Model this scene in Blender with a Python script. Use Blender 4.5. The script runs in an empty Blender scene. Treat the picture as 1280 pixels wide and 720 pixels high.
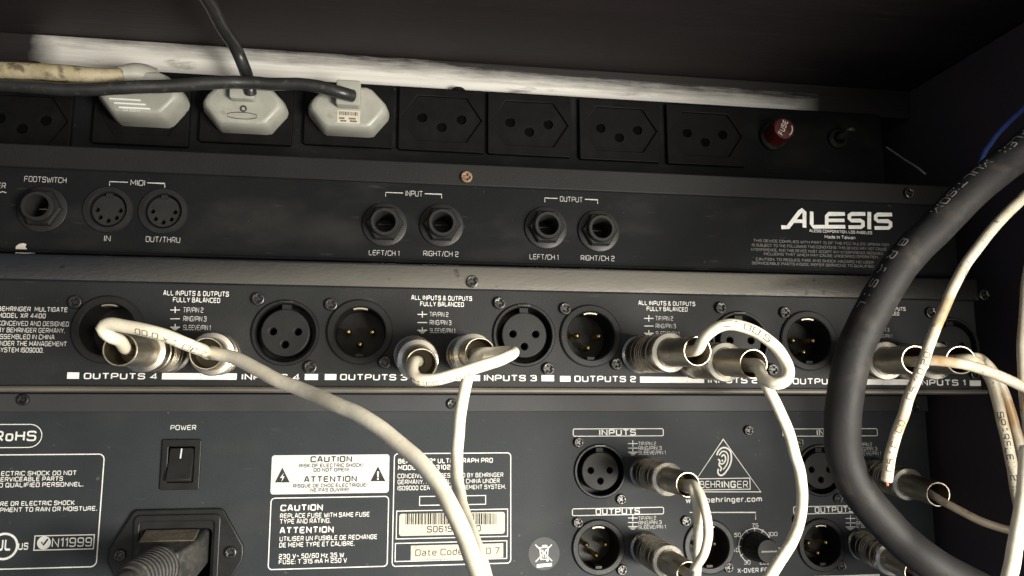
import bpy, math, random
from mathutils import Vector, Matrix, noise

random.seed(7)
S = bpy.context.scene
MM = 0.001
PI = math.pi

# ------------------------------------------------------------------ camera
F, PW, PH = 1000.0, 1280.0, 720.0
YAW, PITCH = math.radians(8.7), math.radians(8.53)
CAM = Vector((0.0, -300.0, 0.0))                       # millimetres
FWD = Vector((math.sin(YAW) * math.cos(PITCH), math.cos(YAW) * math.cos(PITCH), math.sin(PITCH)))
RGT = Vector((math.cos(YAW), -math.sin(YAW), 0.0))
UPV = RGT.cross(FWD)
cd = bpy.data.cameras.new('camera')
cd.sensor_width = 36.0
cd.lens = 36.0 * F / PW
cd.clip_start = 0.01
cd.clip_end = 20.0
cam = bpy.data.objects.new('camera', cd)
S.collection.objects.link(cam)
cam.location = CAM * MM
cam.rotation_euler = Matrix((RGT, UPV, -FWD)).transposed().to_euler()
S.camera = cam

# ------------------------------------------------------------------ light
W = bpy.data.worlds.new('World'); S.world = W; W.use_nodes = True
_n, _l = W.node_tree.nodes, W.node_tree.links         # a dim room with a soft bright side in front of the rack, to the right
bg = _n['Background']
_tc = _n.new('ShaderNodeTexCoord')
_dot = _n.new('ShaderNodeVectorMath'); _dot.operation = 'DOT_PRODUCT'
_dot.inputs[1].default_value = Vector((0.48, -0.87, -0.06)).normalized()
_l.new(_tc.outputs['Generated'], _dot.inputs[0])
_mr = _n.new('ShaderNodeMapRange'); _mr.interpolation_type = 'SMOOTHERSTEP'
_mr.inputs[1].default_value = 0.50; _mr.inputs[2].default_value = 1.0
_l.new(_dot.outputs['Value'], _mr.inputs[0])
_mx = _n.new('ShaderNodeMix'); _mx.data_type = 'RGBA'
_l.new(_mr.outputs[0], _mx.inputs[0])
_mx.inputs[6].default_value = (0.058, 0.069, 0.094, 1)
_mx.inputs[7].default_value = (1.15, 1.06, 0.86, 1)
_l.new(_mx.outputs[2], bg.inputs[0])
bg.inputs[1].default_value = 1.0


def area(name, loc, target, size, power, col):
    l = bpy.data.lights.new(name, 'AREA'); l.shape = 'RECTANGLE'
    l.size, l.size_y = size[0] * MM, size[1] * MM
    l.energy = power; l.color = col
    o = bpy.data.objects.new(name, l); S.collection.objects.link(o)
    o.location = Vector(loc) * MM
    o.rotation_euler = (Vector(target) - Vector(loc)).to_track_quat('-Z', 'Y').to_euler()
    return o


key = area('key_lamp', (330, -480, -110), (20, 40, -45), (200, 180), 1.25, (1.0, 0.95, 0.85))
key.data.spread = math.radians(66)
area('fill_light', (-380, -560, -60), (-40, 0, -40), (400, 300), 0.12, (0.78, 0.89, 1.0))  # added cool fill from the left so the metals do not look flat

S.view_settings.view_transform = 'Standard'
S.view_settings.look = 'None'
S.view_settings.exposure = 0.0
S.view_settings.gamma = 1.0
S.cycles.max_bounces = 6
S.cycles.filter_width = 1.5
S.cycles.sample_clamp_indirect = 3.0
S.cycles.use_denoising = True


# ------------------------------------------------------------------ helpers
def at(px, py, Y):
    """the point (mm) where the sight line of a photo pixel meets the upright plane at depth Y"""
    d = FWD * F + RGT * (px - PW / 2) - UPV * (py - PH / 2)
    return CAM + d * ((Y - CAM.y) / d.y)


def ppm(px, py, Y):
    a, b = at(px, py - 4, Y), at(px, py + 4, Y)
    return 8.0 / (a.z - b.z)


MATS = {}


def mat(name, c1, c2=None, scale=60, rough=0.5, metal=0.0, bump=0.0, bscale=900, rvar=0.12, spread=(0.35, 0.68),
        stretch=(1, 1, 1), spec=0.5, coat=0.0, detail=6):
    m = bpy.data.materials.new(name); m.use_nodes = True
    n, L = m.node_tree.nodes, m.node_tree.links
    p = n['Principled BSDF']
    tc = n.new('ShaderNodeTexCoord'); mp = n.new('ShaderNodeMapping')
    mp.inputs['Scale'].default_value = stretch
    L.new(tc.outputs['Object'], mp.inputs[0])
    nz = n.new('ShaderNodeTexNoise'); nz.inputs['Scale'].default_value = scale
    nz.inputs['Detail'].default_value = detail; nz.inputs['Roughness'].default_value = 0.62
    L.new(mp.outputs[0], nz.inputs['Vector'])
    r = n.new('ShaderNodeValToRGB')
    r.color_ramp.elements[0].position, r.color_ramp.elements[1].position = spread
    r.color_ramp.elements[0].color = (*c1, 1)
    r.color_ramp.elements[1].color = (*(c2 or c1), 1)
    L.new(nz.outputs['Fac'], r.inputs[0]); L.new(r.outputs[0], p.inputs['Base Color'])
    mr = n.new('ShaderNodeMapRange')
    mr.inputs[3].default_value = max(0.03, rough - rvar); mr.inputs[4].default_value = min(1, rough + rvar)
    L.new(nz.outputs['Fac'], mr.inputs[0]); L.new(mr.outputs[0], p.inputs['Roughness'])
    p.inputs['Metallic'].default_value = metal
    p.inputs['Specular IOR Level'].default_value = spec
    p.inputs['Coat Weight'].default_value = coat
    if bump:
        nb = n.new('ShaderNodeTexNoise'); nb.inputs['Scale'].default_value = bscale
        nb.inputs['Detail'].default_value = 3
        L.new(mp.outputs[0], nb.inputs['Vector'])
        b = n.new('ShaderNodeBump'); b.inputs['Strength'].default_value = bump
        b.inputs['Distance'].default_value = 0.0004
        L.new(nb.outputs['Fac'], b.inputs['Height']); L.new(b.outputs[0], p.inputs['Normal'])
    MATS[name] = m
    return m


def speckle(m, col, scale, lo, hi, amount=1.0, stretch=(1, 1, 1)):
    """small marks (dust, grime, scuffs) with a shape of their own over a material"""
    n, L = m.node_tree.nodes, m.node_tree.links
    p = n['Principled BSDF']
    src = p.inputs['Base Color'].links[0].from_socket
    tc = n.new('ShaderNodeTexCoord'); mp = n.new('ShaderNodeMapping')
    mp.inputs['Scale'].default_value = stretch; mp.inputs['Location'].default_value = (0.37, 0.11, 0.71)
    L.new(tc.outputs['Object'], mp.inputs[0])
    nz = n.new('ShaderNodeTexNoise'); nz.inputs['Scale'].default_value = scale; nz.inputs['Detail'].default_value = 5
    L.new(mp.outputs[0], nz.inputs['Vector'])
    mr = n.new('ShaderNodeMapRange'); mr.inputs[1].default_value = lo; mr.inputs[2].default_value = hi
    mr.inputs[4].default_value = amount
    L.new(nz.outputs['Fac'], mr.inputs[0])
    mx = n.new('ShaderNodeMix'); mx.data_type = 'RGBA'
    L.new(mr.outputs[0], mx.inputs[0]); L.new(src, mx.inputs[6]); mx.inputs[7].default_value = (*col, 1)
    L.new(mx.outputs[2], p.inputs['Base Color'])
    return m


PANEL = speckle(mat('powder_coat', (0.014, 0.0152, 0.0165), (0.0195, 0.0205, 0.0215), 25, 0.58, bump=0.25, bscale=1800, spec=0.22),
                (0.12, 0.11, 0.095), 420, 0.70, 0.80, 0.5)
PANEL2 = speckle(mat('powder_coat_dusty', (0.0215, 0.0255, 0.0295), (0.029, 0.034, 0.038), 22, 0.58, bump=0.22, bscale=1800, spec=0.22),
                 (0.16, 0.15, 0.13), 300, 0.69, 0.78, 0.5)
ALES = speckle(mat('satin_black', (0.0065, 0.0072, 0.0085), (0.010, 0.0104, 0.0114), 30, 0.58, bump=0.2, bscale=1500, spec=0.07),
               (0.08, 0.07, 0.06), 400, 0.70, 0.8, 0.5)
LIP = speckle(mat('cover_steel', (0.20, 0.195, 0.185), (0.25, 0.243, 0.228), 18, 0.26, metal=1.0, bump=0.1, bscale=1200,
                  stretch=(0.3, 1, 1)), (0.05, 0.045, 0.04), 260, 0.68, 0.74, 0.5)
LIPD = mat('cover_dark', (0.035, 0.037, 0.040), (0.05, 0.05, 0.052), 20, 0.5, bump=0.15, bscale=1500, spec=0.25)
PRINT = speckle(mat('screen_print', (0.70, 0.70, 0.67), (0.82, 0.81, 0.78), 300, 0.7, spec=0.2), (0.25, 0.25, 0.24), 700, 0.62, 0.72, 0.6)
PRINTD = mat('worn_print', (0.34, 0.34, 0.33), (0.50, 0.49, 0.47), 600, 0.7, spec=0.2)
LABELW = speckle(mat('label_white', (0.54, 0.55, 0.54), (0.60, 0.60, 0.585), 120, 0.6, spec=0.2), (0.4, 0.38, 0.33), 240, 0.68, 0.78, 0.5)
INK = mat('black_ink', (0.03, 0.03, 0.03), (0.05, 0.05, 0.05), 500, 0.8, spec=0.1)
INKB = mat('faded_ink', (0.09, 0.075, 0.06), (0.24, 0.20, 0.15), 900, 0.8, spec=0.1)
for _m, _a in ((PANEL, 0.22), (PANEL2, 0.22), (ALES, 0.2), (LIP, 0.25)):
    speckle(_m, (0.085, 0.08, 0.072), 38, 0.52, 0.80, _a, (0.6, 1, 1.4)); speckle(_m, (0.11, 0.105, 0.095), 240, 0.66, 0.74, 0.14, (0.4, 1, 2))
PLAST = mat('black_plastic', (0.010, 0.010, 0.0105), (0.016, 0.016, 0.016), 120, 0.42, spec=0.25, bump=0.12, bscale=1500)
PLASTG = mat('grey_black_plastic', (0.014, 0.014, 0.014), (0.020, 0.020, 0.0195), 120, 0.48, spec=0.2, bump=0.15, bscale=1500)
HOLE = mat('hole_black', (0.003, 0.003, 0.003), (0.004, 0.004, 0.004), 50, 0.9, spec=0.0)
NICK = speckle(mat('worn_nickel', (0.46, 0.41, 0.32), (0.60, 0.545, 0.45), 160, 0.40, metal=1.0, bump=0.12, bscale=1400, rvar=0.1),
               (0.22, 0.17, 0.11), 330, 0.58, 0.72, 0.65)
CHROME = mat('bright_nickel', (0.78, 0.74, 0.66), (0.86, 0.83, 0.76), 200, 0.28, metal=1.0, rvar=0.08)
GRIP = speckle(mat('grip_nickel', (0.27, 0.235, 0.18), (0.42, 0.37, 0.29), 180, 0.36, metal=1.0, bump=0.15, bscale=1400, rvar=0.1),
               (0.13, 0.10, 0.07), 300, 0.55, 0.7, 0.6)
BORE = mat('shaded_brass', (0.16, 0.135, 0.095), (0.26, 0.22, 0.16), 160, 0.42, metal=1.0)  # brass tone, darkened to carry the shade inside the plug tube
GOLD = mat('gold_pin', (0.85, 0.62, 0.25), (0.92, 0.72, 0.35), 300, 0.22, metal=1.0)
SCREW = mat('black_zinc', (0.035, 0.035, 0.034), (0.08, 0.078, 0.075), 900, 0.36, metal=0.8)
RUST = mat('rusty_screw_metal', (0.12, 0.055, 0.03), (0.30, 0.22, 0.15), 900, 0.6, metal=0.4)
CREAM = speckle(mat('cream_vinyl', (0.82, 0.745, 0.58), (0.90, 0.845, 0.70), 90, 0.42, bump=0.15, bscale=700),
                (0.30, 0.23, 0.15), 380, 0.62, 0.80, 0.45)
CREAMS = speckle(speckle(mat('stained_vinyl', (0.60, 0.52, 0.38), (0.74, 0.68, 0.55), 90, 0.45, bump=0.15, bscale=700),
                         (0.40, 0.22, 0.07), 60, 0.56, 0.68, 0.85), (0.14, 0.11, 0.08), 420, 0.62, 0.72, 0.8)
BROWNV = speckle(mat('grimy_vinyl', (0.34, 0.28, 0.20), (0.46, 0.40, 0.30), 90, 0.5, bump=0.15, bscale=700),
                 (0.14, 0.11, 0.08), 300, 0.55, 0.7, 0.8)
RUBBER = speckle(mat('black_rubber', (0.014, 0.0135, 0.0138), (0.021, 0.020, 0.0205), 50, 0.62, spec=0.3, bump=0.2, bscale=700),
                 (0.12, 0.10, 0.08), 110, 0.56, 0.80, 0.35)
CORDB = speckle(mat('black_cord', (0.020, 0.021, 0.022), (0.034, 0.034, 0.034), 80, 0.36, bump=0.15, bscale=900),
                (0.10, 0.09, 0.08), 300, 0.6, 0.75, 0.5)
OLDC = speckle(mat('aged_cord', (0.30, 0.25, 0.15), (0.44, 0.38, 0.26), 140, 0.6, bump=0.35, bscale=500),
               (0.07, 0.055, 0.04), 220, 0.52, 0.66, 0.8)
PLUGW = speckle(mat('ivory_plastic', (0.30, 0.30, 0.265), (0.38, 0.38, 0.34), 80, 0.42, bump=0.1, bscale=600),
                (0.20, 0.18, 0.14), 200, 0.6, 0.76, 0.5)
STICK = speckle(mat('white_label', (0.80, 0.81, 0.80), (0.86, 0.86, 0.84), 60, 0.6, spec=0.2), (0.5, 0.47, 0.4), 220, 0.7, 0.8, 0.5)
STICKY = speckle(mat('yellowed_label', (0.50, 0.47, 0.38), (0.58, 0.56, 0.48), 60, 0.6, spec=0.2), (0.28, 0.23, 0.15), 160, 0.62, 0.74, 0.7)
STICKD = mat('grey_label', (0.07, 0.073, 0.076), (0.10, 0.104, 0.104), 60, 0.6, spec=0.2)
RED = mat('red_plastic', (0.085, 0.008, 0.008), (0.12, 0.012, 0.012), 150, 0.35, coat=0.2)
REDW = mat('red_copper', (0.65, 0.08, 0.06), (0.75, 0.15, 0.1), 300, 0.5)
BLUE = mat('blue_vinyl', (0.03, 0.06, 0.22), (0.05, 0.09, 0.30), 150, 0.45)
BOARD = speckle(mat('black_brown_paint', (0.020, 0.0155, 0.0165), (0.030, 0.024, 0.025), 14, 0.6, spec=0.3, bump=0.5, bscale=160,
                    stretch=(0.22, 2.5, 2.5)), (0.10, 0.08, 0.075), 120, 0.66, 0.78, 0.5, (0.25, 3, 3))
SIDE = mat('hazy_side_paint', (0.085, 0.068, 0.073), (0.105, 0.085, 0.090), 14, 0.6, spec=0.3, bump=0.3, bscale=200)  # purple haze over the blacks is put into this paint's colour
DUSTY = speckle(mat('dusty_rubber', (0.025, 0.025, 0.025), (0.045, 0.044, 0.042), 120, 0.55, bump=0.2, bscale=900),
                (0.10, 0.088, 0.070), 420, 0.50, 0.74, 0.6)
DUSTB = speckle(mat('dust_bed', (0.085, 0.072, 0.054), (0.125, 0.108, 0.084), 300, 0.9, bump=0.5, bscale=1200),
                (0.07, 0.06, 0.05), 300, 0.5, 0.65, 0.7)
BARE = mat('bare_metal', (0.55, 0.50, 0.44), (0.70, 0.65, 0.58), 500, 0.5, metal=0.3)
STRIPP = mat('strip_plastic', (0.005, 0.005, 0.0055), (0.008, 0.008, 0.008), 120, 0.5, bump=0.12, bscale=1500, spec=0.1)
GREYW = mat('bare_wire', (0.25, 0.24, 0.23), (0.36, 0.34, 0.33), 400, 0.4, metal=0.6)

WPOS = {}


class MB:
    """collects shapes in millimetres (world axes) and links them as one mesh object"""

    def __init__(s):
        s.v, s.f = [], []

    def add(s, vs, fs):
        o = len(s.v)
        s.v.extend(Vector(v) for v in vs)
        s.f.extend(tuple(i + o for i in f) for f in fs)
        return s

    def box(s, x0, x1, y0, y1, z0, z1):
        vs = [(x, y, z) for x in (x0, x1) for y in (y0, y1) for z in (z0, z1)]
        return s.add(vs, [(0, 1, 3, 2), (4, 6, 7, 5), (0, 4, 5, 1), (2, 3, 7, 6), (0, 2, 6, 4), (1, 5, 7, 3)])

    def loft(s, rings, cap0=True, cap1=True):
        n = len(rings[0]); vs = [p for r in rings for p in r]; fs = []
        for k in range(len(rings) - 1):
            for i in range(n):
                j = (i + 1) % n
                fs.append((k * n + i, k * n + j, (k + 1) * n + j, (k + 1) * n + i))
        if cap0: fs.append(tuple(range(n - 1, -1, -1)))
        if cap1: fs.append(tuple((len(rings) - 1) * n + i for i in range(n)))
        return s.add(vs, fs)

    def lathe(s, p0, d, prof, seg=40, mod=None):
        d = Vector(d).normalized(); p0 = Vector(p0)
        a = d.cross(Vector((0, 0, 1)) if abs(d.z) < 0.9 else Vector((1, 0, 0))).normalized(); b = d.cross(a)
        rings = []
        for k, (r, w) in enumerate(prof):
            r = max(r, 0.002)
            ring = []
            for i in range(seg):
                t = 2 * PI * i / seg
                rr = r * (mod(k, t) if mod else 1)
                ring.append(p0 + d * w + a * (rr * math.cos(t)) + b * (rr * math.sin(t)))
            rings.append(ring)
        return s.loft(rings, False, False)

    def tube(s, path, rad, seg=18, cap=True):
        rr = rad if callable(rad) else (lambda t: rad)
        n = len(path); rings = []
        T = [(path[min(i + 1, n - 1)] - path[max(i - 1, 0)]).normalized() for i in range(n)]
        a = T[0].cross(Vector((0.3, 0.2, 1))).normalized()
        for i in range(n):
            a = (a - T[i] * a.dot(T[i])).normalized(); b = T[i].cross(a)
            r = rr(i / (n - 1))
            rings.append((path[i], a.copy(), b, r, T[i]))
        out = []

        def ring(c, a, b, r):
            return [c + a * (r * math.cos(2 * PI * k / seg)) + b * (r * math.sin(2 * PI * k / seg)) for k in range(seg)]
        c, a, b, r, t = rings[0]
        if cap: out += [ring(c - t * (r * 0.28), a, b, r * 0.6), ring(c - t * (r * 0.16), a, b, r * 0.88)]
        for c, a, b, r, t in rings: out.append(ring(c, a, b, r))
        c, a, b, r, t = rings[-1]
        if cap: out += [ring(c + t * (r * 0.16), a, b, r * 0.88), ring(c + t * (r * 0.28), a, b, r * 0.6)]
        return s.loft(out)

    def build(s, name, m, parent=None, origin=None, bevel=0.0, sharp=0.6):
        if origin is None:
            lo = Vector([min(v[i] for v in s.v) for i in range(3)]); hi = Vector([max(v[i] for v in s.v) for i in range(3)])
            origin = (lo + hi) / 2
        me = bpy.data.meshes.new(name)
        me.from_pydata([(v - origin) * MM for v in s.v], [], s.f)
        me.update()
        me.shade_smooth(); me.set_sharp_from_angle(angle=sharp)
        me.materials.append(m)
        return link(name, me, parent, origin, bevel)


def link(name, me, parent, origin, bevel=0.0):
    o = bpy.data.objects.new(name, me); S.collection.objects.link(o)
    WPOS[o.name] = Vector(origin)
    if parent is not None:
        o.parent = parent
        o.location = (Vector(origin) - WPOS[parent.name]) * MM
    else:
        o.location = Vector(origin) * MM
    if bevel:
        b = o.modifiers.new('bevel', 'BEVEL'); b.width = bevel * MM; b.segments = 2
        b.limit_method = 'ANGLE'; b.angle_limit = 0.6
    return o


def thing(name, label, cat, loc, group=None):
    o = bpy.data.objects.new(name, None); S.collection.objects.link(o)
    o.empty_display_size = 0.01
    o.location = Vector(loc) * MM; WPOS[o.name] = Vector(loc)
    tag(o, label, cat, group)
    return o


def tag(o, label, cat, group=None):
    o['label'] = label; o['category'] = cat
    if group: o['group'] = group
    return o


def flat(loops, Y, t=0.0, bev=0.0):
    """a plate parallel to the panels from outline and hole loops of (x, z); its face lies at depth Y, thickness t behind it"""
    c = bpy.data.curves.new('tmp', 'CURVE'); c.dimensions = '2D'; c.fill_mode = 'BOTH'
    c.extrude = max(0.0, t / 2 - bev); c.bevel_depth = bev; c.bevel_resolution = 1
    if bev: c.offset = -bev
    for lp in loops:
        sp = c.splines.new('POLY'); sp.points.add(len(lp) - 1); sp.use_cyclic_u = True
        for p, (x, z) in zip(sp.points, lp): p.co = (x, z, 0, 1)
    o = bpy.data.objects.new('tmp', c)
    me = bpy.data.meshes.new_from_object(o)
    vs = [(v.co.x, Y + t / 2 - v.co.z, v.co.y) for v in me.vertices]
    fs = [tuple(p.vertices) for p in me.polygons]
    bpy.data.objects.remove(o); bpy.data.curves.remove(c); bpy.data.meshes.remove(me)
    return vs, fs


def circ(x, z, r, n=40, r2=None, a0=0.0):
    return [(x + r * math.cos(a0 + 2 * PI * i / n), z + (r2 or r) * math.sin(a0 + 2 * PI * i / n)) for i in range(n)]


def rrect(x0, x1, z0, z1, r, n=5):
    out = []
    for cx, cz, a in ((x1 - r, z1 - r, 0), (x0 + r, z1 - r, PI / 2), (x0 + r, z0 + r, PI), (x1 - r, z0 + r, 1.5 * PI)):
        out += [(cx + r * math.cos(a + PI / 2 * i / n), cz + r * math.sin(a + PI / 2 * i / n)) for i in range(n + 1)]
    return out


# a square technical alphabet drawn with strokes on a cell of height 1: 'points|points', round corners where a stroke turns square
GL = {
    'A': '0,0 .26,1 .44,1 .7,0|.12,.32 .58,.32', 'B': '0,0 0,1 .62,1 .66,.54 0,.54|.1,.54 .7,.54 .7,0 0,0', 'C': '.7,.8 .7,1 0,1 0,0 .7,0 .7,.2', 'D': '0,0 0,1 .7,1 .7,0 0,0',
    'E': '.68,1 0,1 0,0 .68,0|0,.52 .6,.52', 'F': '.68,1 0,1 0,0|0,.5 .6,.5', 'G': '.7,.8 .7,1 0,1 0,0 .7,0 .7,.48 .38,.48', 'H': '0,0 0,1|.7,0 .7,1|0,.52 .7,.52', 'I': '0,0 0,1',
    'J': '.55,1 .55,0 0,0 0,.25', 'K': '0,0 0,1|.66,1 .1,.52 .7,0', 'L': '0,1 0,0 .62,0', 'M': '0,0 0,1 .42,.3 .84,1 .84,0', 'N': '0,0 0,1 .7,0 .7,1', 'O': '.35,1 0,1 0,0 .7,0 .7,1 .35,1',
    'P': '0,0 0,1 .7,1 .7,.42 0,.42', 'Q': '.35,1 0,1 0,0 .7,0 .7,1 .35,1|.42,.26 .74,-.08', 'R': '0,0 0,1 .68,1 .68,.45 0,.45|.36,.45 .7,0', 'S': '.68,.8 .68,1 0,1 0,.53 .7,.53 .7,0 0,0 0,.2',
    'T': '0,1 .7,1|.35,1 .35,0', 'U': '0,1 0,0 .7,0 .7,1', 'V': '0,1 .33,0 .4,0 .72,1', 'W': '0,1 .22,0 .3,0 .5,.8 .7,0 .78,0 1,1', 'X': '0,0 .7,1|0,1 .7,0', 'Y': '0,1 .35,.45 .7,1|.35,.45 .35,0', 'Z': '0,1 .68,1 0,0 .7,0',
    '0': '.32,1 0,1 0,0 .64,0 .64,1 .32,1', '1': '0,.78 .22,1 .22,0', '2': '0,.8 0,1 .64,1 .64,.54 0,.5 0,0 .66,0', '3': '0,.82 0,1 .64,1 .64,.53 .16,.53|.3,.53 .66,.53 .66,0 0,0 0,.18', '4': '.52,0 .52,1 0,.26 .7,.26',
    '5': '.62,1 .02,1 0,.56 .64,.58 .64,0 0,0 0,.16', '6': '.62,.86 .62,1 0,1 0,0 .64,0 .64,.56 0,.56', '7': '0,1 .64,1 .2,0', '8': '.3,1 .02,1 .02,.54 .62,.54 .62,1 .3,1|.3,.53 0,.53 0,0 .64,0 .64,.53 .3,.53', '9': '.02,.14 .02,0 .64,0 .64,1 0,1 0,.44 .64,.44',
    '.': '0,0 0,.1', ',': '.05,.1 0,-.14', '!': '0,1 0,.3|0,0 0,.1', ':': '0,.56 0,.68|0,.04 0,.16', '/': '0,-.05 .34,1.05', '-': '0,.48 .34,.48', '~': '0,.44 .14,.58 .3,.44 .44,.56', '+': '0,.48 .6,.48|.3,.18 .3,.78',
    '&': '.74,.0 .1,.72 .1,1 .5,1 .5,.74 0,.4 0,0 .5,0 .72,.38', '\u00ae': '.15,.95 0,.95 0,.6 .3,.6 .3,.95 .15,.95',
    'a': '.04,.7 .52,.7 .52,0 0,0 0,.4 .52,.4', 'b': '0,1 0,0 .54,0 .54,.7 0,.7', 'c': '.5,.54 .5,.7 0,.7 0,0 .5,0 .5,.16', 'd': '.54,1 .54,0 0,0 0,.7 .54,.7', 'e': '0,.36 .54,.36 .54,.7 0,.7 0,0 .52,0 .52,.12',
    'g': '.54,.05 0,.05 0,.7 .54,.7 .54,-.28 .04,-.28', 'h': '0,0 0,1|0,.7 .52,.7 .52,0', 'i': '0,0 0,.7|0,.9 0,1', 'm': '0,0 0,.7 .86,.7 .86,0|.43,.7 .43,0', 'n': '0,0 0,.7 .52,.7 .52,0', 'o': '.27,.7 0,.7 0,0 .54,0 .54,.7 .27,.7',
    'r': '0,0 0,.7 .36,.7', 't': '.16,.96 .16,0 .42,0|0,.7 .4,.7', 'w': '0,.7 .18,0 .38,.6 .58,0 .76,.7', 'x': '0,0 .5,.7|0,.7 .5,0', 'z': '0,.7 .48,.7 0,0 .5,0',
}
TXT = {}


def soften(pts, rad):
    out = [pts[0]]
    for i in range(1, len(pts) - 1):
        p = Vector(pts[i]); a = Vector(pts[i - 1]) - p; b = Vector(pts[i + 1]) - p
        if abs(a.normalized().dot(b.normalized())) < 0.25:
            ra, rb = min(rad, a.length * 0.48), min(rad, b.length * 0.48)
            p0 = p + a.normalized() * ra; p1 = p + b.normalized() * rb
            for t in (0, 0.25, 0.5, 0.75, 1): out.append(tuple(p0 * (1 - t) ** 2 + p * 2 * t * (1 - t) + p1 * t * t))
        else: out.append(tuple(p))
    out.append(pts[-1])
    return out


def glyphs(s, bold=0.0):
    k = (s, bold)
    if k in TXT: return TXT[k]
    w = 0.115 + max(bold, -0.012) * 2.3
    vs, fs = [], []; x = 0.0
    for ch in s:
        if ch == ' ': x += 0.42; continue
        d = GL.get(ch) or GL[ch.upper()]
        wid = 0
        for li, part in enumerate(d.split('|')):
            pts = [tuple(float(q) for q in p.split(',')) for p in part.split()]
            wid = max(wid, max(p[0] for p in pts))
            h = 1 - w
            pts = soften([(px_, w / 2 + py_ * h) for px_, py_ in pts], 0.2)
            n = len(pts); o = len(vs)
            closed = (Vector(pts[0]) - Vector(pts[-1])).length < 1e-6
            Ls, Rs = [], []
            for i in range(n):
                p = Vector(pts[i])
                q0 = Vector(pts[i - 1] if i else (pts[-2] if closed else pts[0])); q1 = Vector(pts[i + 1] if i < n - 1 else (pts[1] if closed else pts[-1]))
                if not closed and i == 0: p = p - (q1 - p).normalized() * (w * 0.5 if (q1 - p).length < 0.2 and n == 2 else 0.0)
                e = (q1 - p) if (q1 - p).length > 1e-6 else (p - q0)
                d0 = (p - q0) if (p - q0).length > 1e-6 else e
                t = (e.normalized() + d0.normalized()); t = t.normalized() if t.length > 0.2 else e.normalized()
                m = Vector((-t.y, t.x)) * (w / 2) / max(0.5, abs(t.dot(e.normalized())))
                Ls.append((x + p.x + m.x, p.y + m.y, li)); Rs.append((x + p.x - m.x, p.y - m.y, li))
            vs += Ls + Rs
            fs += [(o + i, o + n + i, o + n + i + 1, o + i + 1) for i in range(n - 1)]
        x += wid + 0.17 + w
    TXT[k] = (vs, fs)
    return TXT[k]


CAPH = 1.0
E = 0.06                                              # print stands this far off its panel


def txt(mb, s, xl, xr, yb, h, Y, bold=0.012, shear=0.0):
    """one printed line from photo column xl to xr, baseline yb at its middle, capital height h (photo pixels), on plane Y"""
    vs, fs = glyphs(s, bold)
    x0 = min(v[0] for v in vs); x1 = max(v[0] for v in vs)
    xm = (xl + xr) / 2
    a, b, c = at(xl, yb, Y), at(xr, yb, Y), at(xm, yb, Y)
    kz = h / ppm(xm, yb, Y) / CAPH; kx = (b.x - a.x) / (x1 - x0)
    mb.add([(a.x + (u - x0) * kx + v * kz * shear, Y - E - 0.012 * q, c.z + v * kz) for u, v, q in vs], fs)


def P2(px, py, Y):
    p = at(px, py, Y); return (p.x, p.z)


def prect(x0, y0, x1, y1, Y):
    xm, ym = (x0 + x1) / 2, (y0 + y1) / 2
    return at(x0, ym, Y).x, at(x1, ym, Y).x, at(xm, y1, Y).z, at(xm, y0, Y).z


def fillrect(mb, x0, y0, x1, y1, Y, r=0.0, off=E):
    a, b, c, d = prect(x0, y0, x1, y1, Y)
    lp = rrect(a, b, c, d, r) if r else [(a, c), (b, c), (b, d), (a, d)]
    mb.add([(x, Y - off, z) for x, z in lp], [tuple(range(len(lp)))])


def outline(mb, x0, y0, x1, y1, Y, r=0.5, w=0.4, off=E):
    a, b, c, d = prect(x0, y0, x1, y1, Y)
    o = rrect(a, b, c, d, max(r, 0.05)); i = rrect(a + w, b - w, c + w, d - w, max(r - w, 0.03))
    n = len(o)
    mb.add([(x, Y - off, z) for x, z in o + i], [(k, (k + 1) % n, n + (k + 1) % n, n + k) for k in range(n)])


def stroke(mb, pts, Y, w=0.4, closed=False, off=E):
    """a printed line of width w (mm) through (x, z) points"""
    n = len(pts); L, R = [], []
    for i in range(n):
        p = Vector(pts[i]); q0 = Vector(pts[(i - 1) % n] if closed or i else pts[i]); q1 = Vector(pts[(i + 1) % n] if closed or i < n - 1 else pts[i])
        d = (q1 - q0).normalized(); m = Vector((-d.y, d.x)) * (w / 2)
        e = (q1 - p) if (q1 - p).length > 1e-6 else (p - q0)
        m /= max(0.6, abs(d.dot(e.normalized())))
        L.append((p.x + m.x, Y - off, p.y + m.y)); R.append((p.x - m.x, Y - off, p.y - m.y))
    k = n if closed else n - 1
    mb.add(L + R, [(i, n + i, n + (i + 1) % n, (i + 1) % n) for i in range(k)])


def pstroke(mb, pts, Y, w=0.35, closed=False, off=E):
    stroke(mb, [P2(x, y, Y) for x, y in pts], Y, w, closed, off)


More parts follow.
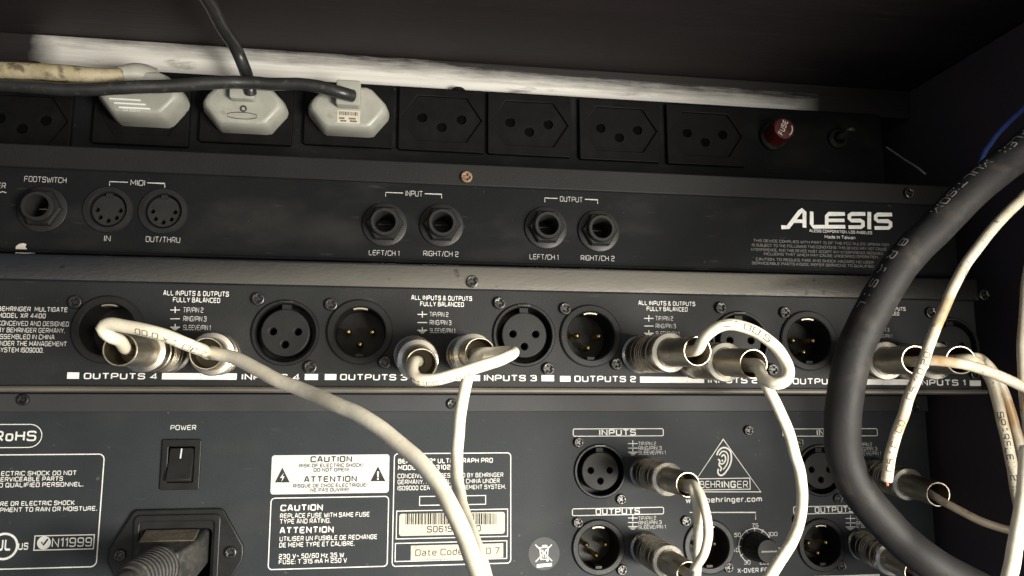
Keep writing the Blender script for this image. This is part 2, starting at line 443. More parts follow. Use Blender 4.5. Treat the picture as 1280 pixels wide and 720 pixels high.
def spline(pts, step=1.2):
    """Catmull-Rom through points, returned at even spacing"""
    P = [Vector(p) for p in pts]
    P = [P[0] * 2 - P[1]] + P + [P[-1] * 2 - P[-2]]
    out = []
    for i in range(1, len(P) - 2):
        p0, p1, p2, p3 = P[i - 1:i + 3]
        t0 = 0.0; t1 = t0 + max((p1 - p0).length, 1e-4) ** 0.5; t2 = t1 + max((p2 - p1).length, 1e-4) ** 0.5; t3 = t2 + max((p3 - p2).length, 1e-4) ** 0.5
        for k in range(24):
            t = t1 + (t2 - t1) * k / 24
            A1 = p0 * ((t1 - t) / (t1 - t0)) + p1 * ((t - t0) / (t1 - t0)); A2 = p1 * ((t2 - t) / (t2 - t1)) + p2 * ((t - t1) / (t2 - t1))
            A3 = p2 * ((t3 - t) / (t3 - t2)) + p3 * ((t - t2) / (t3 - t2))
            B1 = A1 * ((t2 - t) / (t2 - t0)) + A2 * ((t - t0) / (t2 - t0)); B2 = A2 * ((t3 - t) / (t3 - t1)) + A3 * ((t - t1) / (t3 - t1))
            out.append(B1 * ((t2 - t) / (t2 - t1)) + B2 * ((t - t1) / (t2 - t1)))
    out.append(P[-2])
    res = [out[0]]; acc = 0.0
    for a, b in zip(out, out[1:]):
        d = (b - a).length
        while acc + d >= step and d > 1e-9:
            a = a + (b - a) * ((step - acc) / d); d = (b - a).length; acc = 0.0; res.append(a)
        acc += d
    if (res[-1] - out[-1]).length > step * 0.3: res.append(out[-1])
    n_ = len(res)                                     # real cords are never perfectly fair: a slow wander of a third of a millimetre
    for i in range(n_):
        k_ = min(1.0, i / 12.0, (n_ - 1 - i) / 12.0)
        res[i] = res[i] + noise.noise_vector(res[i] * 0.055) * (0.75 * k_) + noise.noise_vector(res[i] * 0.16) * (0.18 * k_)
    return res


def px3(pts):
    return [at(*p) if not isinstance(p, Vector) else p for p in pts]


def along(path, s):
    for i in range(len(path) - 1):
        d = (path[i + 1] - path[i]).length
        if s <= d: return path[i] + (path[i + 1] - path[i]) * (s / d), (path[min(i + 2, len(path) - 1)] - path[max(i - 1, 0)]).normalized()
        s -= d
    return path[-1], (path[-1] - path[-2]).normalized()


def cable_text(mb, path, s0, s, h, r, phi=0.0, bold=0.0, wide=1.0, flip=False):
    vs, fs = glyphs(s, bold); k = h / CAPH
    L = max(v[0] for v in vs) * k * wide
    for (u, v, q) in vs:
        ss = s0 + (L - u * k * wide if flip else u * k * wide)
        c, t = along(path, max(ss, 0.01))
        n = CAM - c; n = (n - t * n.dot(t)).normalized(); b = n.cross(t)
        if flip: b = -b
        # b points to the letter tops
        a = phi - (v * k - h / 2) / r
        mb.v.append(c + (r + 0.07 + 0.012 * q) * (n * math.cos(a) + b * math.sin(-a)))
    o = len(mb.v) - len(vs)
    mb.f.extend(tuple(i + o for i in f) for f in fs)
    return L


# ------------------------------------------------------------------ small shared parts
def screw_mesh():
    c = []
    a, b = 0.42, 1.35
    cross = [(a, b), (-a, b), (-a, a), (-b, a), (-b, -a), (-a, -a), (-a, -b), (a, -b), (a, -a), (b, -a), (b, a), (a, a)]
    mb = MB()
    mb.add(*flat([circ(0, 0, 2.35, 28), cross], -1.5, 1.5, 0.4))
    mb.lathe((0, 0, 0), (0, -1, 0), [(2.0, 0.0), (2.0, 0.55), (0, 0.55)], 20)
    return mb


def make_screw_data(name, m, k=1.0):
    mb = screw_mesh()
    mb.v = [v * k for v in mb.v]
    me = bpy.data.meshes.new(name); me.from_pydata([v * MM for v in mb.v], [], mb.f); me.update()
    me.shade_smooth(); me.set_sharp_from_angle(angle=0.7); me.materials.append(m)
    return me


SCREW_ME = make_screw_data('screw', SCREW)
RUST_ME = make_screw_data('rusty_screw', RUST)


def screw(parent, px, py, Y, me=None, rot=None):
    p = at(px, py, Y)
    o = link('screw', me or SCREW_ME, parent, p)
    o.rotation_euler = (0, random.uniform(0, 1.5) if rot is None else rot, 0)
    return o


def tri_holes(x, z, r=4.4, hr=1.35):
    return [circ(x - r, z + 0.4, hr, 16), circ(x + r, z + 0.4, hr, 16), circ(x, z - r + 0.1, hr, 16)]


def xlr_female(parent, px, py, Y, m=PLAST):
    c = at(px, py, Y)
    fl = MB().lathe(c, (0, -1, 0), [(12.1, -0.5), (12.1, 0.7), (11.7, 1.1), (11.0, 1.1), (10.7, 0.8), (10.6, -10), (8.0, -10)], 56)
    root = fl.build('female_connector', m, parent, c)
    ins = MB()
    ins.add(*flat([circ(c.x, c.z, 8.6, 48)] + tri_holes(c.x, c.z), Y - 0.6, 10.6, 0.35))
    ins.box(c.x - 1.6, c.x + 1.6, Y + 0.4, Y + 9, c.z + 8.3, c.z + 10.4)
    ins.build('insert', PLASTG, root)
    bk = MB(); bk.lathe(c + Vector((0, 7, 0)), (0, -1, 0), [(8.2, 0), (0, 0.1)], 20)
    bk.build('hole_backing', HOLE, root)  # black backing disc stands in for the dark depth of the holes
    MB().box(c.x - 2.6, c.x + 2.6, Y - 1.35, Y - 0.9, c.z + 10.9, c.z + 11.7).build('latch_tab', SCREW, root, bevel=0.15)
    return root


def xlr_male(parent, px, py, Y, m=PLASTG):
    c = at(px, py, Y)
    fl = MB().lathe(c, (0, -1, 0), [(12.1, -0.5), (12.1, 0.8), (11.6, 1.25), (9.7, 1.25), (9.3, 0.9), (9.1, -9), (8.9, -13), (0.0, -13.0)], 56)
    fl.box(c.x - 1.4, c.x + 1.4, Y - 0.2, Y + 12, c.z - 9.3, c.z - 8.1)
    root = fl.build('male_connector', m, parent, c)
    for dx, dz in ((-4.4, 0.4), (4.4, 0.4), (0, -4.3)):
        MB().lathe(c + Vector((dx, 12.9, dz)), (0, -1, 0), [(1.25, 0), (1.25, 8.6), (1.05, 9.3), (0.6, 9.75), (0, 9.9)], 16).build('pin', GOLD, root)
    tab = MB()
    pts = []
    for i in range(9):
        a = PI / 2 + (i - 4) * 0.075
        pts.append((math.cos(a), math.sin(a)))
    tab.loft([[Vector((c.x + r * ca, Y + w, c.z + r * sa)) for r, w in ((9.0, -0.5), (9.0, 3), (8.5, 3), (8.5, -0.5))] for ca, sa in pts])
    tab.build('latch_tab', NICK, root)
    return root


# ================================================================== the rack
YM, YA, YE, YP = 0.0, 10.0, 60.0, 60.0                 # depth of the rear panels: gate, effects unit, equaliser, power strip
XL, XR = -205.0, 246.0
ZT = 166.0

# materials of the batten: pale bare wood with black paint lapped over its upper edge, and shade painted dark at its ends
def batten_material(x0, x1, zmid):
    m = mat('bare_wood', (0.52, 0.505, 0.475), (0.90, 0.885, 0.84), 34, 0.6, bump=0.4, bscale=220, stretch=(0.12, 2, 4))
    n, L = m.node_tree.nodes, m.node_tree.links; p = n['Principled BSDF']
    wood = p.inputs['Base Color'].links[0].from_socket
    tc = n.new('ShaderNodeTexCoord'); sep = n.new('ShaderNodeSeparateXYZ'); L.new(tc.outputs['Object'], sep.inputs[0])

    def noise(scale, stretch):
        mp = n.new('ShaderNodeMapping'); mp.inputs['Scale'].default_value = stretch; L.new(tc.outputs['Object'], mp.inputs[0])
        z = n.new('ShaderNodeTexNoise'); z.inputs['Scale'].default_value = scale; z.inputs['Detail'].default_value = 7; z.inputs['Roughness'].default_value = 0.7
        L.new(mp.outputs[0], z.inputs['Vector']); return z.outputs['Fac']

    def math_(op, a, b):
        k = n.new('ShaderNodeMath'); k.operation = op
        for i, q in enumerate((a, b)):
            if hasattr(q, 'is_linked'): L.new(q, k.inputs[i])
            else: k.inputs[i].default_value = q
        return k.outputs[0]
    wav = math_('MULTIPLY', math_('SUBTRACT', noise(14, (1, 1, 1)), 0.5), 0.007)
    rag = math_('MULTIPLY', math_('SUBTRACT', noise(60, (0.5, 1, 7)), 0.5), 0.012)
    z = math_('ADD', math_('ADD', sep.outputs['Z'], math_('MULTIPLY', sep.outputs['X'], 0.024)), math_('ADD', wav, rag))
    top = n.new('ShaderNodeMapRange'); L.new(z, top.inputs[0]); top.inputs[1].default_value = zmid - 0.0062; top.inputs[2].default_value = zmid + 0.0020
    xr = math_('ADD', sep.outputs['X'], math_('MULTIPLY', math_('SUBTRACT', noise(90, (1, 1, 1)), 0.5), 0.006))
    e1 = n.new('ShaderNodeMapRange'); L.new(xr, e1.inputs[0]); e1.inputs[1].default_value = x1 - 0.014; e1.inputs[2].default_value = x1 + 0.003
    e0 = n.new('ShaderNodeMapRange'); L.new(xr, e0.inputs[0]); e0.inputs[1].default_value = x0 + 0.010; e0.inputs[2].default_value = x0 - 0.004
    sp = n.new('ShaderNodeMapRange'); L.new(noise(55, (0.5, 1, 2.2)), sp.inputs[0]); sp.inputs[1].default_value = 0.58; sp.inputs[2].default_value = 0.72; sp.inputs[4].default_value = 0.7
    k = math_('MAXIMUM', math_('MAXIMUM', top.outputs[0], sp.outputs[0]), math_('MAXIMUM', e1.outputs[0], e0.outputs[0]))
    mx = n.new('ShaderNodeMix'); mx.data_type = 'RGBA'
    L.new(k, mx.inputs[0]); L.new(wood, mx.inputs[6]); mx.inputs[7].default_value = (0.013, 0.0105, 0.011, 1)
    L.new(mx.outputs[2], p.inputs['Base Color'])
    return m


rack = thing('equipment_rack', 'black painted wooden rack cabinet with a bare pale wood batten under its top board', 'rack cabinet', (20, 180, -150))
MB().box(-260, 330, -60, 330, ZT, ZT + 18).build('top_board', BOARD, rack, bevel=1.2)
bo = Vector((0, 66, 150))
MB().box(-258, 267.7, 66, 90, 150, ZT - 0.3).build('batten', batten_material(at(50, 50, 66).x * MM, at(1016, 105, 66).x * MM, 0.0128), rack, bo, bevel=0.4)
MB().box(268, 286, -200, 330, -150, ZT - 0.3).build('side_board', SIDE, rack, bevel=1.2)  # front reach lengthened out of view to shade the panels' right end
MB().box(-260, 267, 312, 329, -150, ZT - 0.3).build('back_board', SIDE, rack)
rl = MB(); rl.add(*flat([[(249, -148), (267, -148), (267, 150), (249, 150)]] + [circ(257, z, 2.2, 20) for z in (-120, -104, -60, -44, 12, 38, 62, 90, 118, 140)], 95, 2.0, 0.3))
rl.build('mounting_rail', LIPD, rack)

# ================================================================== power strip
strip = thing('power_strip', 'black rack power strip with a row of hexagonal three-pin outlets and a red fuse cap', 'power strip', (20, 100, 100))
SZ0, SZ1 = 99.5, 149.3
MB().box(XL, 247, YP + 0.0, YP + 44, SZ0, SZ1).build('housing', ALES, strip, bevel=1.0)
fp = [(30, 152), (180, 141), (310, 140), (437, 144), (552, 151), (661, 157), (773, 164), (880, 170)]
mods = MB()


def outlet(parent, px, py):
    c = at(px, py, YP)
    hexa = [(c.x - 18.6, c.z), (c.x - 11.5, c.z + 10.8), (c.x + 11.5, c.z + 10.8), (c.x + 18.6, c.z), (c.x + 11.5, c.z - 10.8), (c.x - 11.5, c.z - 10.8)]
    m = MB(); m.add(*flat([rrect(c.x - 19.9, c.x + 19.9, c.z - 15.5, c.z + 14.5, 0.8), hexa], YP - 2.6, 3.0, 0.35))
    root = m.build('outlet', STRIPP, parent, c)
    f = MB(); f.add(*flat([[(c.x + (x - c.x) * 1.02, c.z + (z - c.z) * 1.02) for x, z in hexa], circ(c.x - 9.2, c.z + 0.6, 2.3, 20), circ(c.x + 9.2, c.z + 0.6, 2.3, 20), circ(c.x, c.z - 3.6, 2.3, 20)], YP - 1.3, 0.8, 0.1))
    f.build('socket_face', STRIPP, root)
    d = MB()
    for dx, dz in ((-9.2, 0.6), (9.2, 0.6), (0, -3.6)): d.lathe((c.x + dx, YP - 0.2, c.z + dz), (0, -1, 0), [(2.25, 0), (0, 0.05)], 16)
    d.build('pin_hole', HOLE, root)


for p in fp: outlet(strip, *p)
# red screw-in fuse cap
c = at(966, 171, YP)
fb = MB(); fb.lathe(c, (0, -1, 0), [(7.4, 0), (7.4, 2.0), (6.6, 2.6), (5.6, 2.6)], 36); fuse = fb.build('fuse_holder', PLAST, strip)
fc = MB(); fc.lathe(c, (0, -1, 0), [(5.5, 2.0), (5.5, 11.0), (5.0, 12.0), (0, 12.3)], 36, lambda k, t: 1 + (0.03 * math.cos(14 * t) if k < 2 else 0))
cap = fc.build('fuse_cap', RED, fuse)
ft = MB()
vs, fs = glyphs('FUSE', 0.04)
ca, sa = math.cos(1.15), math.sin(1.15)
_fw = max(v[0] for v in vs) / 2
for u, v, q in vs:
    u, v = (u - _fw) * 1.95, (v - 0.18) * 2.9
    ft.v.append(Vector((c.x + u * ca - v * sa, c.y - 12.42 - 0.012 * q, c.z + u * sa + v * ca)))
ft.f = list(fs)
stroke(ft, [(c.x + 3.9 * math.cos(a), c.z + 3.9 * math.sin(a)) for a in [(-1.0 + 1.4 * i / 8) for i in range(9)]], c.y - 12.36, 0.6)
ft.build('cap_lettering', PRINT, cap)
c = at(1046, 174, YP)
ib = MB(); ib.lathe(c, (0, -1, 0), [(5.2, 0), (5.2, 1.6), (4.4, 2.2), (3.2, 2.2)], 30); ind = ib.build('switch_bush', PLAST, strip)
MB().lathe(c, Vector((0.25, -1, 0.2)), [(1.9, 1), (1.9, 7), (2.2, 9.5), (1.6, 11), (0, 11.4)], 20).build('toggle', CHROME, ind)
for px, py in ((47, 62), (573, 97)):
    p = at(px, py, YP + 3)
    MB().lathe((p.x, YP + 3.5, SZ1 + 0.0), (0, 0, 1), [(3.6, -0.5), (3.5, 0.6), (2.6, 1.5), (1.2, 1.9), (0, 2.0)], 24).build('top_screw', ALES, strip)

# white plugs in the strip, each with its cord
def plug_body(px, py, par, len_=13.0):
    c = at(px, py, YP)
    rings = []
    for k, w in ((0.93, -1.6), (1.0, -1.2), (1.0, len_ * 0.4), (0.965, len_ * 0.7), (0.90, len_ * 0.92), (0.82, len_)):
        ring = []
        for x, z in ((-18.2, 0.5), (-17.6, -2.0), (-11.6, -9.4), (-9.5, -10.4), (9.5, -10.4), (11.6, -9.4), (17.6, -2.0), (18.2, 0.5), (17.0, 3.4), (11.2, 9.6), (9.0, 10.6), (-9.0, 10.6), (-11.2, 9.6), (-17.0, 3.4)):
            ring.append(Vector((c.x + x * k, YP - w, c.z + (z - 0.8) * (k if k < 1 else 1))))
        rings.append(ring)
    m = MB().loft(rings)
    return m.build('plug_body', PLUGW, par, c, bevel=1.8), c


G_P = 'white plugs in the rack power strip'
pt = thing('power_plug', 'ivory plug with a printed barcode sticker, on a black cord running left', 'power plug', at(437, 144, YP), G_P)
bd, c = plug_body(437, 144, pt)
y1 = YP - 13
cl = MB(); cl.add(*flat([rrect(c.x - 5.2, c.x + 5.4, c.z - 1.8, c.z + 9.6, 1.2)], y1 - 5, 6, 0.5))
cl.build('cord_clip', PLUGW, bd, bevel=0.3)
lb = MB(); a, b, q0, q1 = c.x - 4.6, c.x + 5.4, c.z - 8.6, c.z - 2.6
lb.add([(a, y1 - 0.1, q0), (b, y1 - 0.1, q0), (b, y1 - 0.1, q1), (a, y1 - 0.1, q1)], [(0, 1, 2, 3)])
lab = lb.build('sticker', STICKY, bd)
bar = MB(); x = a + 0.8
while x < b - 0.9:
    w = random.choice((0.25, 0.4, 0.7)); bar.add([(x, y1 - 0.16, q0 + 3.6), (x + w, y1 - 0.16, q0 + 3.6), (x + w, y1 - 0.16, q1 - 0.7), (x, y1 - 0.16, q1 - 0.7)], [(0, 1, 2, 3)]); x += w + random.choice((0.25, 0.4))
for zz, x0, x1 in ((2.2, 0.8, 3.2), (2.2, 5.0, 8.0), (1.0, 1.4, 4.0), (1.0, 5.6, 8.6)):
    bar.add([(a + x0, y1 - 0.16, q0 + zz - .4), (a + x1, y1 - 0.16, q0 + zz - .4), (a + x1, y1 - 0.16, q0 + zz + .4), (a + x0, y1 - 0.16, q0 + zz + .4)], [(0, 1, 2, 3)])
bar.build('barcode', INKB, lab)
path = spline(px3([(441, 120, y1 - 6), (425, 116, y1 - 9), (385, 107, y1 - 9), (330, 103, y1 - 8), (280, 103, y1 - 10), (200, 107, y1 - 12), (150, 110, y1 - 14), (90, 112, y1 - 14), (30, 108, y1 - 12), (-60, 98, y1 - 10), (-190, 84, y1)]))
MB().tube(path, 2.75).build('cord', CORDB, pt)

pt = thing('power_plug', 'ivory plug with a moulded dimple, its black cord rising past the top board', 'power plug', at(310, 140, YP), G_P)
bd, c = plug_body(310, 140, pt)
cl = MB(); cl.add(*flat([rrect(c.x - 5.2, c.x + 5.2, c.z - 0.2, c.z + 9.6, 1.2)], y1 - 4, 5, 0.5)); cl.build('cord_clip', PLUGW, bd, bevel=0.3)
dm = MB(); dm.lathe((c.x + 0.4, y1, c.z - 3.4), (0, -1, 0), [(1.5, -0.1), (1.5, 0.25), (1.1, 0.35), (0.7, -0.05), (0, -0.08)], 20)
dm.build('dimple', DUSTY, bd)
fl_ = MB(); stroke(fl_, [(c.x + 6.5 * math.cos(t), c.z - 6.6 + 1.5 * math.sin(t)) for t in [PI * (0.08 + 0.84 * i / 14) for i in range(15)]], y1 - 0.05, 0.35)
stroke(fl_, [(c.x + 6.5 * math.cos(t), c.z - 6.6 - 1.5 * math.sin(t)) for t in [PI * (0.08 + 0.84 * i / 14) for i in range(15)]], y1 - 0.05, 0.35)
fl_.build('grip_ridge', DUSTY, bd)
path = spline(px3([(313, 117, y1 - 3), (312, 108, y1 - 4.5), (307, 90, y1 - 1), (296, 65, y1 - 4), (281, 38, 27), (264, 10, 6), (240, -30, -20), (205, -90, -55)]))
MB().tube(path, 2.7).build('cord', CORDB, pt)

pt = thing('power_plug', 'ivory angled plug with raised grip ridges, on a thick grimy yellowed cord', 'power plug', at(184, 130, YP), G_P)
bd, c = plug_body(186, 130, pt, len_=16)
y1 = YP - 16
gr = MB()
for k in range(3):
    z = c.z - 4.6 - k * 1.8; x = c.x - 11.0 + 2.0 * k
    gr.box(x, x + 12.5, y1 - 0.5, y1 + 0.3, z - 0.3, z + 0.3)
gr.build('grip_ridge', STICK, bd)
tx = MB()
for zz, s_ in ((-9.7, '10A 250V~'),):
    v_, f_ = glyphs(s_); tx.add([(c.x - 5.5 + u * 1.0, y1 - 0.1 - 0.012 * q, c.z + zz + v * 1.1) for u, v, q in v_], f_)
tx.build('moulded_lettering', STICK, bd)
co = MB(); e0 = at(148, 92, YP - 19); e1 = at(190, 100, YP - 8)
co.tube(spline([e0, (e0 + e1) / 2 + Vector((0, 0, 1.2)), e1]), lambda t: 3.0 + 2.6 * min(1, t * 1.3)).build('cord_collar', PLUGW, bd)
path = spline(px3([(152, 93, y1 - 4), (120, 94, y1 - 7), (70, 91, y1 - 9), (20, 88, y1 - 10), (-60, 84, y1 - 10), (-180, 76, y1)]))
MB().tube(path, lambda t: 3.4 - 0.9 * max(0, 1 - t * 7)).build('cord', OLDC, pt)

# ================================================================== effects unit
fx = thing('effects_unit', 'black studio effects unit with footswitch, MIDI sockets and four quarter inch jacks', 'effects unit', (20, 100, 57))
AZ0, AZ1 = 57.2, 96.7
zl = at(485, 229, YA).z
jk = [(481, 281), (552, 282), (682, 285), (748, 289)]
holes = [circ(*P2(x, y, YA), 4.6, 24) for x, y in jk] + [circ(*P2(54, 262, YA), 4.6, 24)] + [circ(*P2(x, y, YA), 6.7, 32) for x, y in ((135, 262), (204, 264))]
pn = MB(); pn.add(*flat([[(XL + 1, AZ0), (244, AZ0), (244, zl + 2), (XL + 1, zl + 2)]] + holes, YA, 1.2))
body = MB().box(XL, 245, YA + 14, YA + 190, AZ0 + 0.2, AZ1 - 0.2); body.build('case', ALES, fx)
pn.build('rear_panel', ALES, fx)
cv = MB().box(XL, 245, YA - 1.2, YA + 14, zl, AZ1)
cv.build('cover_lip', mat('cover_black', (0.010, 0.010, 0.011), (0.014, 0.014, 0.0145), 20, 0.55, bump=0.2, bscale=1500, spec=0.2), fx, bevel=0.5)
MB().box(XL, 245, YA - 0.6, YA + 14, AZ0 - 1.2, AZ0).build('base_lip', ALES, fx, bevel=0.4)
for x, y in jk + [(54, 262)]:
    c = at(x, y, YA)
    nut = MB(); nut.lathe(c, (0, -1, 0), [(8.6, 0), (8.6, 0.9), (8.2, 1.1), (4.7, 1.1)], 40)
    nut.lathe(c, (0, -1, 0), [(7.3, 1.0), (7.3, 3.0), (6.7, 3.6), (4.7, 3.6)], 6 if (x, y) != (748, 289) else 6)
    j = nut.build('jack_socket', PLAST, fx, c)
    bs = MB(); bs.lathe(c, (0, -1, 0), [(5.6, 3.4), (5.6, 5.4), (5.2, 5.9), (4.2, 5.9), (3.9, 5.4), (3.8, -8), (0, -8)], 36)
    bs.build('bushing', PLASTG, j)
    sp = MB().box(c.x - 2.4, c.x + 2.4, YA + 2.5, YA + 4, c.z + 0.5, c.z + 0.9); sp.build('spring', PLASTG if x != 54 else BORE, j)
for x, y in ((135, 262), (204, 264)):
    c = at(x, y, YA)
    rg = MB(); rg.lathe(c, (0, -1, 0), [(9.0, 0), (8.6, 0.7), (6.9, 0.8), (6.5, 0.3), (6.4, -4), (5.9, -4)], 44); d = rg.build('din_socket', PLAST, fx, c)
    hs = [circ(c.x + 4.0 * math.cos(a), c.z + 4.0 * math.sin(a), 0.85, 12) for a in [PI + PI * i / 4 for i in range(5)]]
    ds = MB(); ds.add(*flat([circ(c.x, c.z, 5.9, 36)] + hs, YA + 0.9, 2, 0.1)); ds.box(c.x - 1.1, c.x + 1.1, YA + 0.2, YA + 2, c.z + 4.9, c.z + 6.3)
    ds.build('insert', PLASTG, d)
    MB().lathe(c + Vector((0, 3.5, 0)), (0, -1, 0), [(5.8, 0), (0, .1)], 20).build('hole_backing', HOLE, d)  # black backing disc darkens the pin holes
pr = MB()


def bracket(mb, xl, xr, y, label, tl, tr, yb, h, Y, dy=6, slope=0.0):
    pstroke(mb, [(xl, y + dy), (xl, y), (tl - 3, y + slope * (tl - xl))], Y, 0.32)
    pstroke(mb, [(tr + 3, y + slope * (tr - xl)), (xr, y + slope * (xr - xl)), (xr, y + dy + slope * (xr - xl))], Y, 0.32)
    txt(mb, label, tl, tr, yb, h, Y, -0.004)


txt(pr, 'FOOTSWITCH', 30, 83, 228, 7, YA, -0.006)
txt(pr, 'POWER', -24, 7, 235, 7, YA, -0.006)
pstroke(pr, [(-10, 241), (-6, 239.5), (-2, 241.5), (3, 239.5), (8, 241)], YA, 0.3)
pr.build('footswitch_lettering', PRINTD, fx); pr = MB()
bracket(pr, 137, 206, 227, 'MIDI', 163, 181, 232, 7, YA, 5, 0.035)
txt(pr, 'IN', 130, 138, 301.5, 7, YA, -0.008); txt(pr, 'OUT/THRU', 182, 225, 303, 7, YA, -0.008)
pr.build('din_lettering', PRINTD, fx); pr = MB()
bracket(pr, 482, 552, 240.5, 'INPUT', 507, 528, 245.5, 7, YA, 5, 0.035)
txt(pr, 'LEFT/CH 1', 461, 499, 319.5, 6.5, YA, -0.008); txt(pr, 'RIGHT/CH 2', 529, 573, 320.5, 6.5, YA, -0.008)
pr.build('input_lettering', PRINTD, fx); pr = MB()
bracket(pr, 681, 747, 247.5, 'OUTPUT', 700, 728, 252.5, 6.5, YA, 5, 0.035)
txt(pr, 'LEFT/CH 1', 662, 698, 324.5, 6.5, YA, -0.008); txt(pr, 'RIGHT/CH 2', 726, 768, 326, 6.5, YA, -0.008)
pr.build('output_lettering', PRINTD, fx)
lg = MB()


def C1(pts, w=1.75, off=E):
    pstroke(lg, [(960 + x / 4.0, 160 + y / 4.0) for x, y in pts], YA, w, False, off)


C1([(66, 496), (100, 496), (158, 420), (170, 412), (182, 420), (182, 498)], 1.75)
C1([(130, 466), (172, 466)], 1.5, E + 0.02)
C1([(218, 418), (218, 480), (226, 494), (386, 494)], 1.6)
C1([(300, 462), (382, 462)], 1.5, E + 0.02)
C1([(384, 430), (304, 430), (293, 440), (293, 488)], 1.6, E + 0.04)
C1([(486, 430), (418, 430), (406, 438), (406, 452), (416, 463), (462, 463), (474, 470), (474, 488), (464, 496), (402, 496)], 1.6, E + 0.04)
C1([(506, 420), (506, 506)], 1.75)
C1([(620, 433), (548, 433), (538, 441), (538, 456), (548, 466), (600, 466), (612, 474), (612, 490), (602, 500), (532, 500)], 1.6, E + 0.04)
txt(lg, 'ALESIS CORPORATION, LOS ANGELES', 1012, 1090, 291.5, 3.6, YA, 0.01)
txt(lg, 'Made in Taiwan', 1031, 1069, 298.5, 4, YA, 0.0)
lg.build('logo', PRINT, fx)
fn = MB()
for s_, xl, xr, yb in (('THIS DEVICE COMPLIES WITH PART 15 OF THE FCC RULES. OPERATION', 942, 1111, 305), ('IS SUBJECT TO THE FOLLOWING TWO CONDITIONS: THIS DEVICE MAY NOT CAUSE', 940, 1108, 310.5),
                       ('INTERFERENCE, AND THIS DEVICE MUST ACCEPT ANY INTERFERENCE RECEIVED,', 939, 1104, 316), ('INCLUDING THAT WHICH MAY CAUSE UNDESIRED OPERATION.', 955, 1098, 321),
                       ('CAUTION: TO REDUCE FIRE AND SHOCK HAZARD NO USER', 945, 1092, 327.5), ('SERVICEABLE PARTS INSIDE. REFER SERVICING TO QUALIFIED', 940, 1092, 332.5)):
    txt(fn, s_, xl, xr, yb, 3.3, YA, 0.0)
fn.build('small_print', mat('faint_print', (0.15, 0.145, 0.14), (0.24, 0.23, 0.22), 700, 0.6), fx)
screw(fx, 583, 222, YA - 1.2, RUST_ME)
screw(fx, 1135, 242, YA - 1.2)
ch = MB(); cpx = [(19, 317), (20, 308), (24, 305), (29, 304), (33, 305), (32, 309), (35, 313), (44, 316.5), (36, 317), (28, 317)]
ch.add([(x, YA - 0.1, z) for x, z in [P2(x, y, YA) for x, y in cpx]], [tuple(range(len(cpx)))]); ch.build('paint_chip', BARE, fx)

# ================================================================== four channel gate
gate = thing('noise_gate', 'black four channel gate with a satin grey cover lip and white block lettering', 'audio gate', (20, 100, 7))
GZ0, GZ1 = 7.6, 53.8
gl = at(485, 361, YM).z
MB().box(XL, 243, YM + 16, YM + 190, GZ0 + 0.2, GZ1 - 0.2).build('case', PANEL, gate)
fx_ = [(357, 416), (655, 419), (925, 427), (1190, 433)]
mx_ = [(135, 412), (450, 415), (738, 420), (1010, 426)]
pn = MB(); pn.add(*flat([[(XL + 1, GZ0), (242, GZ0), (242, gl + 3), (XL + 1, gl + 3)]] + [circ(*P2(x, y, YM), 11.2, 40) for x, y in fx_ + mx_], YM, 1.2))
pn.build('rear_panel', PANEL, gate)
lipm = MB()
y_ = YM - 1.4
prof = [(YM + 16, GZ1), (YM - 0.4, GZ1), (YM - 1.2, GZ1 - 0.4), (YM - 1.5, GZ1 - 1.2), (YM - 1.5, gl + 0.5), (YM - 1.1, gl), (YM - 0.3, gl), (YM - 0.3, GZ1 - 1.6), (YM + 16, GZ1 - 1.4)]
lipm.loft([[Vector((x, a, b)) for a, b in prof] for x in (XL, 243)])
lipm.build('cover_lip', LIP, gate)
zb = GZ0
prof = [(YM + 14, zb), (YM - 0.6, zb), (YM - 2.2, zb - 0.3), (YM - 2.8, zb - 1.0), (YM - 2.5, zb - 1.7), (YM - 1.2, zb - 2.0), (YM + 14, zb - 2.0)]
bl = MB(); bl.loft([[Vector((x, a, b)) for a, b in prof] for x in (XL, 243)]); bl.build('base_lip', mat('highlit_edge', (0.16, 0.145, 0.125), (0.24, 0.22, 0.19), 60, 0.4, metal=0.4, stretch=(0.3, 1, 1)), gate)  # highlight along the lip put in as a lighter base colour
for p in fx_: xlr_female(gate, *p, YM)
for p in mx_: xlr_male(gate, *p, YM)
for p in ((95, 378), (323, 374), (388, 459), (414, 381), (481, 453), (624, 379), (685, 461), (706, 386), (770, 455), (900, 385), (965, 462), (980, 391), (1162, 391), (1217, 467)): screw(gate, *p, YM)
screw(gate, 590, 352, YM - 1.5); screw(gate, 1228, 369, YM - 1.5)
pr = MB()
for s_, xl, xr, yb, h in (('BEHRINGER  MULTIGATE', -3, 84, 389.5, 6), ('MODEL XR 4400', -3, 57, 397.5, 6), ('CONCEIVED AND DESIGNED', -3, 86, 407.5, 6), ('BY BEHRINGER GERMANY.', -3, 81, 415.8, 6),
                          ('ASSEMBLED IN CHINA', -5, 68, 424, 6), ('UNDER THE MANAGEMENT', -5, 83, 432.5, 6), ('SYSTEM ISO9000.', -4, 54, 440.5, 6)):
    txt(pr, s_, xl, xr, yb, h, YM, 0.02 if yb < 400 else 0.004)


